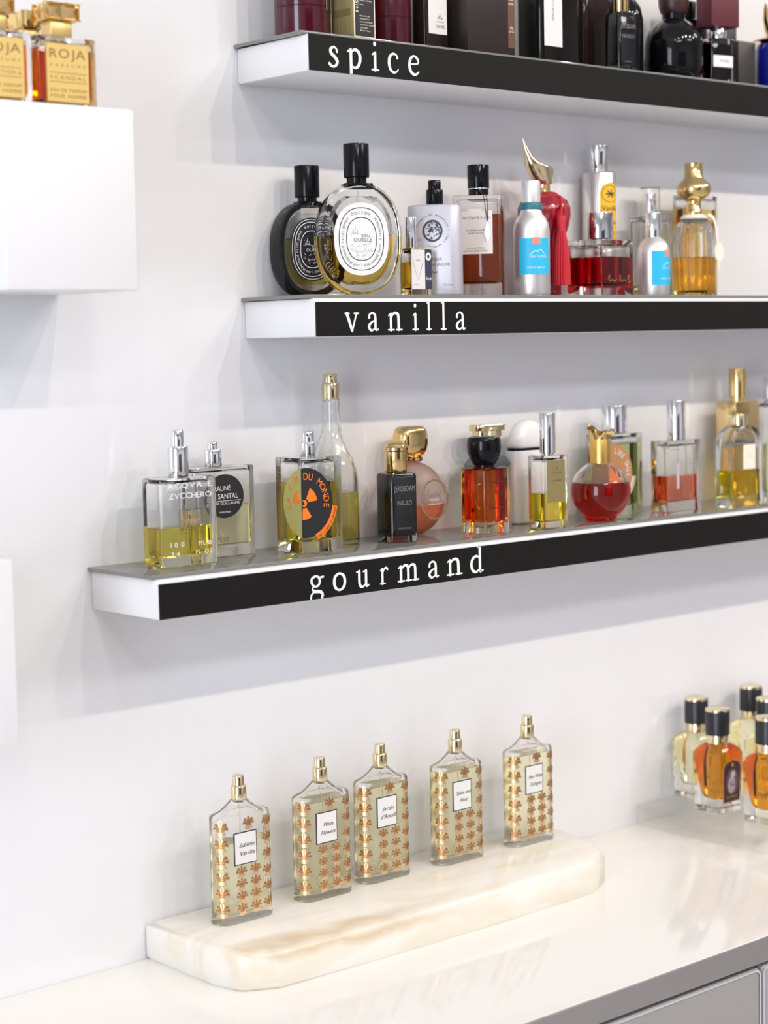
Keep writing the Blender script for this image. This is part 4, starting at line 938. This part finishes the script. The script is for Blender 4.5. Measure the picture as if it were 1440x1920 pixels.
# 15 gold-shouldered
t = thing('perfume_bottle', 'gold-shouldered bottle with a tall gold cap behind the arch-shouldered one', 'perfume bottle', .6915, -.0292, z)
glassbox(t, .0490, .0215, .0700, .0015, .001, .003, .006, .062, HONEY, top=.003)
b = B(); bx(b, -.0245, .0245, -.01075, .01075, .0701, .1098, bev=.0012); obj('shoulder', b, pbr('pale_gold_satin', (.82, .60, .30), .22, .9), t)
lathed(t, 'neck', [(.1098, .007), (.1140, .007)], GOLD); lathed(t, 'cap', cyl_prof(.1138, .1457, .0096, .0005), GOLD, 14)
# 16 at the edge
t = thing('perfume_bottle', 'pale bottle cut off by the right edge of the photo on the lower shelf', 'perfume bottle', .7480, -.0340, z)
glassbox(t, .0500, .0200, .1080, .003, .001, .003, .008, .060, PALEY); lathed(t, 'cap', cyl_prof(.108, .135, .010, .0005), CHROME)

# ---------------------------------------------- five gold-patterned flasks on the slab
CRW, CRD, CRr = .0580, .0240, .0112
def stad(u, v, t):
    fl = CRW/2-CRr; fy = CRD/2-CRr; s = abs(u); sg = 1 if u >= 0 else -1; q = CRr+t
    if s <= fl: return (u, -CRD/2-t, v)
    a = (s-fl)/CRr
    if a <= PI/2: return (sg*(fl+q*math.sin(a)), -fy-q*math.cos(a), v)
    return (sg*(CRW/2+t), -fy+(s-fl-CRr*PI/2), v)
def crest(b, u0, v0, k):
    f = lambda u, v, t: stad(u0+u*k, v0+v*k, t)
    P = []
    for q, L in ((-74, .50), (-40, .58), (0, .60), (40, .58), (74, .50)):
        a = R(q); sg = -1 if q < 0 else 1
        p0 = (.07*math.sin(a), .30, .05); p1 = (L*.62*math.sin(a), .30+L*.66*math.cos(a), .13); p2 = (L*.98*math.sin(a), .32+L*.92*math.cos(a), .17)
        P.append([p0, p1, p2, (p2[0]+.06*sg, p2[1]-.10, .09)] if q else [p0, p1, p2])
    P.append([(-.24, .22, .10), (0, .18, .12), (.24, .22, .10)])
    for u in (-.20, -.07, .07, .20): P.append([(u*.8, .10, .06), (u*1.7, -.02, .06)])
    P.append([(-.30, -.06, .05), (0, -.10, .06), (.30, -.06, .05)])
    strokes(b, [[(u, v, w+.13) for u, v, w in p] for p in P], f, 0, .0002, 3)
    strokes(b, [[(u, v, w*.85) for u, v, w in p] for p in P[:6]], f, 1, .00045, 3)
cb_rose = ROSE
def crestflask_proto():
    g = B(); W, D = CRW, CRD
    loft(g, [(0, W-.002, D-.002, CRr), (.0006, W+.0005, D+.0005, CRr), (.0035, W+.0015, D+.0015, CRr), (.0055, W+.0002, D+.0002, CRr), (.007, W, D, CRr), (.0925, W, D, CRr), (.0938, W-.001, D-.001, CRr), (.0943, W-.003, D-.002, .010), (.0947, W*.88, D*.90, .0095), (.0956, W*.73, D*.85, .009), (.0972, W*.60, D*.80, .0085), (.0998, W*.47, D*.74, .008), (.1028, W*.36, D*.66, .0078), (.1052, .0150, .0146, .0073)], 8)
    return g
def cr_cavity(g, lv):
    W, D = CRW-.0075, CRD-.0075
    loft(g, [(lv+.0004, W, D, .008), (.0895, W, D, .008), (.0915, W-.006, D-.002, .007), (.0940, W*.66, D*.86, .006), (.0980, W*.42, D*.7, .005), (.1030, W*.2, D*.55, .0045)], 8, flip=True)
pat = B()
for k in range(6): crest(pat, -.0275, .0092+k*.0143, .0110)
for k in range(6): crest(pat, .0205, .0092+k*.0143, .0098)
for k in range(4):
    for u in (-.0080, .0070): crest(pat, u, .0090+k*.0108, .0096)
crest(pat, .0005, .0830, .0096)
for k in range(6): crest(pat, .034, .0092+k*.0143, .0098)
patmesh = None
BLUEBLK = pbr('blue_black_border', (.03, .03, .06), .4)
def flask(x, y, level, lab, lines):
    global patmesh
    t = thing('perfume_bottle', lab, 'perfume bottle', x, y, ZT, 0, 'gold-patterned flasks on the onyx slab')
    g = crestflask_proto(); cr_cavity(g, level); obj('glass_body', g, FLASKGL, t, 35)
    W, D = CRW-.0075, CRD-.0075
    g = B(); loft(g, [(.0075, W-.006, D-.005, .006), (.0085, W-.0015, D-.0015, .0075), (.010, W, D, .008), (level, W, D, .008)], 8); obj('liquid', g, FLASKLIQ, t, 35)
    if patmesh is None:
        o = obj('crest_pattern', pat, [pbr('light_gold_outline', (.82, .60, .36), .28, .85), pbr('copper_plume', (.50, .26, .10), .3, .8)], t, 0); patmesh = o.data
    else:
        o = bpy.data.objects.new('crest_pattern', patmesh); COL.objects.link(o); o.parent = t
    pump(t, .1052, .0068, .1180, .0052, .1267, PGOLD, -25)
    g = B(); f = front(-CRD/2-.0001, -.0035, .0655)
    extr(g, rectp(.0245, .0285), f, 1, .0004); extr(g, [(u+.0004, v) for u, v in rectp(.0229, .0266)], f, 0, .0006)
    extr(g, [(u+.0117, v) for u, v in rectp(.0008, .0270)], f, 3, .0006)
    for s, zz in zip(lines, (.0010, -.0062)): text(g, s, f, .0012, zz, .0036, 2, min(.0185, .0023*len(s)), t=.0008, slant=.35)
    obj('label', g, [WHITEP, BLUEBLK, BLACKINK, PGOLD], t, 0)
    diptube(t, .012, .10, bend=-.008)
flask(-.0224, -.0520, .0700, 'leftmost gold-patterned flask on the onyx slab, filled only to two thirds', ('Sublime', 'Vanille'))
flask(.0703, -.0490, .0880, 'second gold-patterned flask from the left, nearly full, on the onyx slab', ('White', 'Flowers'))
flask(.1451, -.0450, .0880, 'middle one of the five gold-patterned flasks on the onyx slab', ('Jardin', "d'Amalfi"))
flask(.2357, -.0500, .0885, 'fourth gold-patterned flask from the left on the onyx slab', ('Spice and', 'Wood'))
flask(.3302, -.0530, .0890, 'rightmost gold-patterned flask, nearest the acrylic riser, on the onyx slab', ('Pure White', 'Cologne'))

# ---------------------------------------------- black-capped bottles on the acrylic riser
ZA = 1.0181
def blockflacon(x, y, liq, lab, label):
    t = thing('perfume_bottle', lab, 'perfume bottle', x, y, ZA, 0, 'black-capped bottles on the acrylic riser')
    g = B(); r = .003
    loft(g, [(0, .0350, .0340, r), (.0008, .0365, .0355, r), (.0100, .0368, .0360, r), (.0560, .0400, .0385, r), (.0620, .0398, .0384, r), (.0655, .0370, .0360, r), (.0700, .0285, .0280, .006), (.0722, .0250, .0250, .0115)], 5); obj('glass_body', g, CLEAR, t, 30)
    g = B()
    loft(g, [(.0130, .010, .010, .004), (.0145, .0190, .0180, .006), (.0185, .0245, .0235, .006), (.030, .0285, .0275, .005), (.0545, .0362, .0348, .003), (.0610, .0362, .0348, .003), (.0640, .0335, .0325, .004), (.0685, .0250, .0245, .006)], 5); obj('liquid', g, liq, t, 30)
    lathed(t, 'neck_ring', cyl_prof(.0722, .0822, .0116, .0004), PGOLD, 14)
    c = lathed(t, 'cap', cyl_prof(.0815, .1070, .0129, .0004), pbr('ribbed_black_cap', (.012, .012, .016), .35), 16)
    lathed(t, 'cap_top', cyl_prof(.1062, .1096, .0130, .0006), PGOLD, 16, parent=c)
    if label:
        g = B(); lean = lambda u, v, tt: (u, -.0180-(v-.010)*.0272-tt-.0002 if v < .056 else -.01945-tt, v)
        P = [(-.0135, .0115), (.0135, .0115), (.0145, .0480), (.0120, .0535), (0, .0565), (-.0120, .0535), (-.0145, .0480)]
        extr(g, [(u*1.04, .0110+(v-.0115)*1.02) for u, v in P], lean, 1, .0003); extr(g, [(u*.96, v*.98+.0007) for u, v in P], lean, 0, .0005)
        extr(g, [(u, v+.0330) for u, v in ell(.0105, .0140, 30)], lean, 3, .0007)
        extr(g, [(u-.001, v+.0300) for u, v in ell(.0062, .0092, 20, 1.8)], lean, 4, .0009); extr(g, [(u+.001, v+.0400) for u, v in ell(.0036, .0050, 16)], lean, 5, .0010); strokes(g, [[(.003, .038, .0022), (.006, .036, .0016), (.0075, .0385, .0008)], [(-.004, .032, .001), (.001, .029, .001), (.006, .031, .001)]], lean, 3, .0011, 4)
        extr(g, [(u, v+.0515) for u, v in ell(.0016, .0022, 12)], lean, 2, .0007); text(g, 'EXTRAIT', lean, 0, .0155, .0026, 2, .0175, t=.0007); text(g, 'PARFUM', lean, 0, .0130, .0012, 3, .010, t=.0007)
        obj('label', g, [pbr('black_maroon_label', (.028, .008, .010), .4), pbr('copper_border', (.62, .26, .06), .4), pbr('orange_gold_ink', (.70, .30, .08), .4), pbr('mauve_brown_ink', (.16, .08, .09), .5), pbr('pale_mauve_ink', (.50, .40, .42), .5), pbr('silver_grey_ink', (.62, .60, .60), .5)], t, 0)
blockflacon(.5887, -.0820, AMBER, 'amber black-capped bottle with a dark portrait label, left front on the acrylic riser', True)
blockflacon(.6215, -.0260, PALEY, 'pale yellow black-capped bottle by the wall, leftmost on the acrylic riser', False)
blockflacon(.7178, -.0260, PALEY, 'pale yellow black-capped bottle standing highest at back of the acrylic riser', False)
blockflacon(.5885, -.1480, AMBER, 'amber black-capped bottle nearest the front, cut by the right edge of the photo', True)
blockflacon(.6720, -.0850, PALEY, 'black-capped bottle of which only the cap side shows at the right photo edge', False)

# ------------------------------------------------------------------ light
def area(name, loc, rot, sx, sy, e, col):
    l = bpy.data.lights.new(name, 'AREA'); l.shape = 'RECTANGLE'; l.size = sx; l.size_y = sy; l.energy = e; l.color = col
    o = bpy.data.objects.new(name, l); COL.objects.link(o); o.location = loc; o.rotation_euler = rot; return o
area('window_daylight', (XL-.02, (WY0+WY1)/2, (WZ0+WZ1)/2), (0, R(-90), 0), WZ1-WZ0-.1, WY1-WY0-.1, WIN_E, (.80, .87, 1.0))
LENS = emis('lamp_lens', (1, .93, .82), 30)
TRIMW = pbr('white_lamp_ring', (.85, .85, .85), .4)
for x, k in ((-1.65, .5), (-.75, .5), (.12, 1.1), (.70, 1.35), (1.5, 1.3), (2.4, 1.1)):
    t = thing('ceiling_spotlight', 'small round recessed ceiling spotlight in the row facing the shelves', 'ceiling light', x, -2.3, H, group='ceiling spotlights')
    b = B(); lathe(b, [(-.012, .05), (-.004, .056), (0, .056)], 8); obj('trim_ring', b, TRIMW, t)
    b = B(); lathe(b, [(-.0135, .036), (-.0121, .04)], 8); obj('lens', b, LENS, t)
    l = bpy.data.lights.new('spotlight_beam', 'SPOT'); l.energy = SPOT_E*k; l.color = (1, .885, .73); l.shadow_soft_size = .03
    l.spot_size = R(66); l.spot_blend = 1
    o = bpy.data.objects.new('spotlight_beam', l); COL.objects.link(o); o.location = (x, -2.3, H-.05)
    d = Vector((x*.6+.25, 0, 2.05)) - o.location; o.rotation_euler = d.to_track_quat('-Z', 'Y').to_euler()
for (x, y) in ((-1.2, -3.4), (1.6, -3.4), (3.0, -1.6)):
    area('ceiling_fill', (x, y, H-.02), (0, 0, 0), 1.2, .6, FILL_E, (.93, .92, 1.0))  # soft fill lamps added under the ceiling to lift the shade, no fixture
w = bpy.data.worlds.new('daylight'); sc.world = w; w.use_nodes = True
w.node_tree.nodes['Background'].inputs[0].default_value = (.75, .85, 1, 1); w.node_tree.nodes['Background'].inputs[1].default_value = 1.5

# ------------------------------------------------------------------ camera
cd = bpy.data.cameras.new('camera'); cam = bpy.data.objects.new('camera', cd); COL.objects.link(cam)
cd.sensor_fit = 'HORIZONTAL'; cd.sensor_width = 36; cd.lens = 3493.48/1440*36
yaw, pitch, roll = R(40.90811), R(-5.15139), R(-1.19262)
fw = Vector((math.sin(yaw)*math.cos(pitch), math.cos(yaw)*math.cos(pitch), math.sin(pitch)))
rt = fw.cross(Vector((0, 0, 1))).normalized(); up = rt.cross(fw)
r2 = rt*math.cos(roll)+up*math.sin(roll); u2 = -rt*math.sin(roll)+up*math.cos(roll)
M = Matrix((r2, u2, -fw)).transposed().to_4x4(); M.translation = (-.958808, -1.332131, 1.521427)
cam.matrix_world = M
cd.dof.use_dof = True; cd.dof.focus_distance = 1.66; cd.dof.aperture_fstop = 6.8; cd.clip_start = .05
sc.camera = cam
sc.view_settings.view_transform = 'Standard'; sc.view_settings.look = 'None'
sc.view_settings.exposure = EXPO; sc.view_settings.gamma = 1; sc.view_settings.use_curve_mapping = False
cy = sc.cycles
cy.max_bounces = 24; cy.transmission_bounces = 22; cy.transparent_max_bounces = 40; cy.glossy_bounces = 6; cy.diffuse_bounces = 5
cy.sample_clamp_indirect = 6; cy.blur_glossy = .6; cy.use_light_tree = True
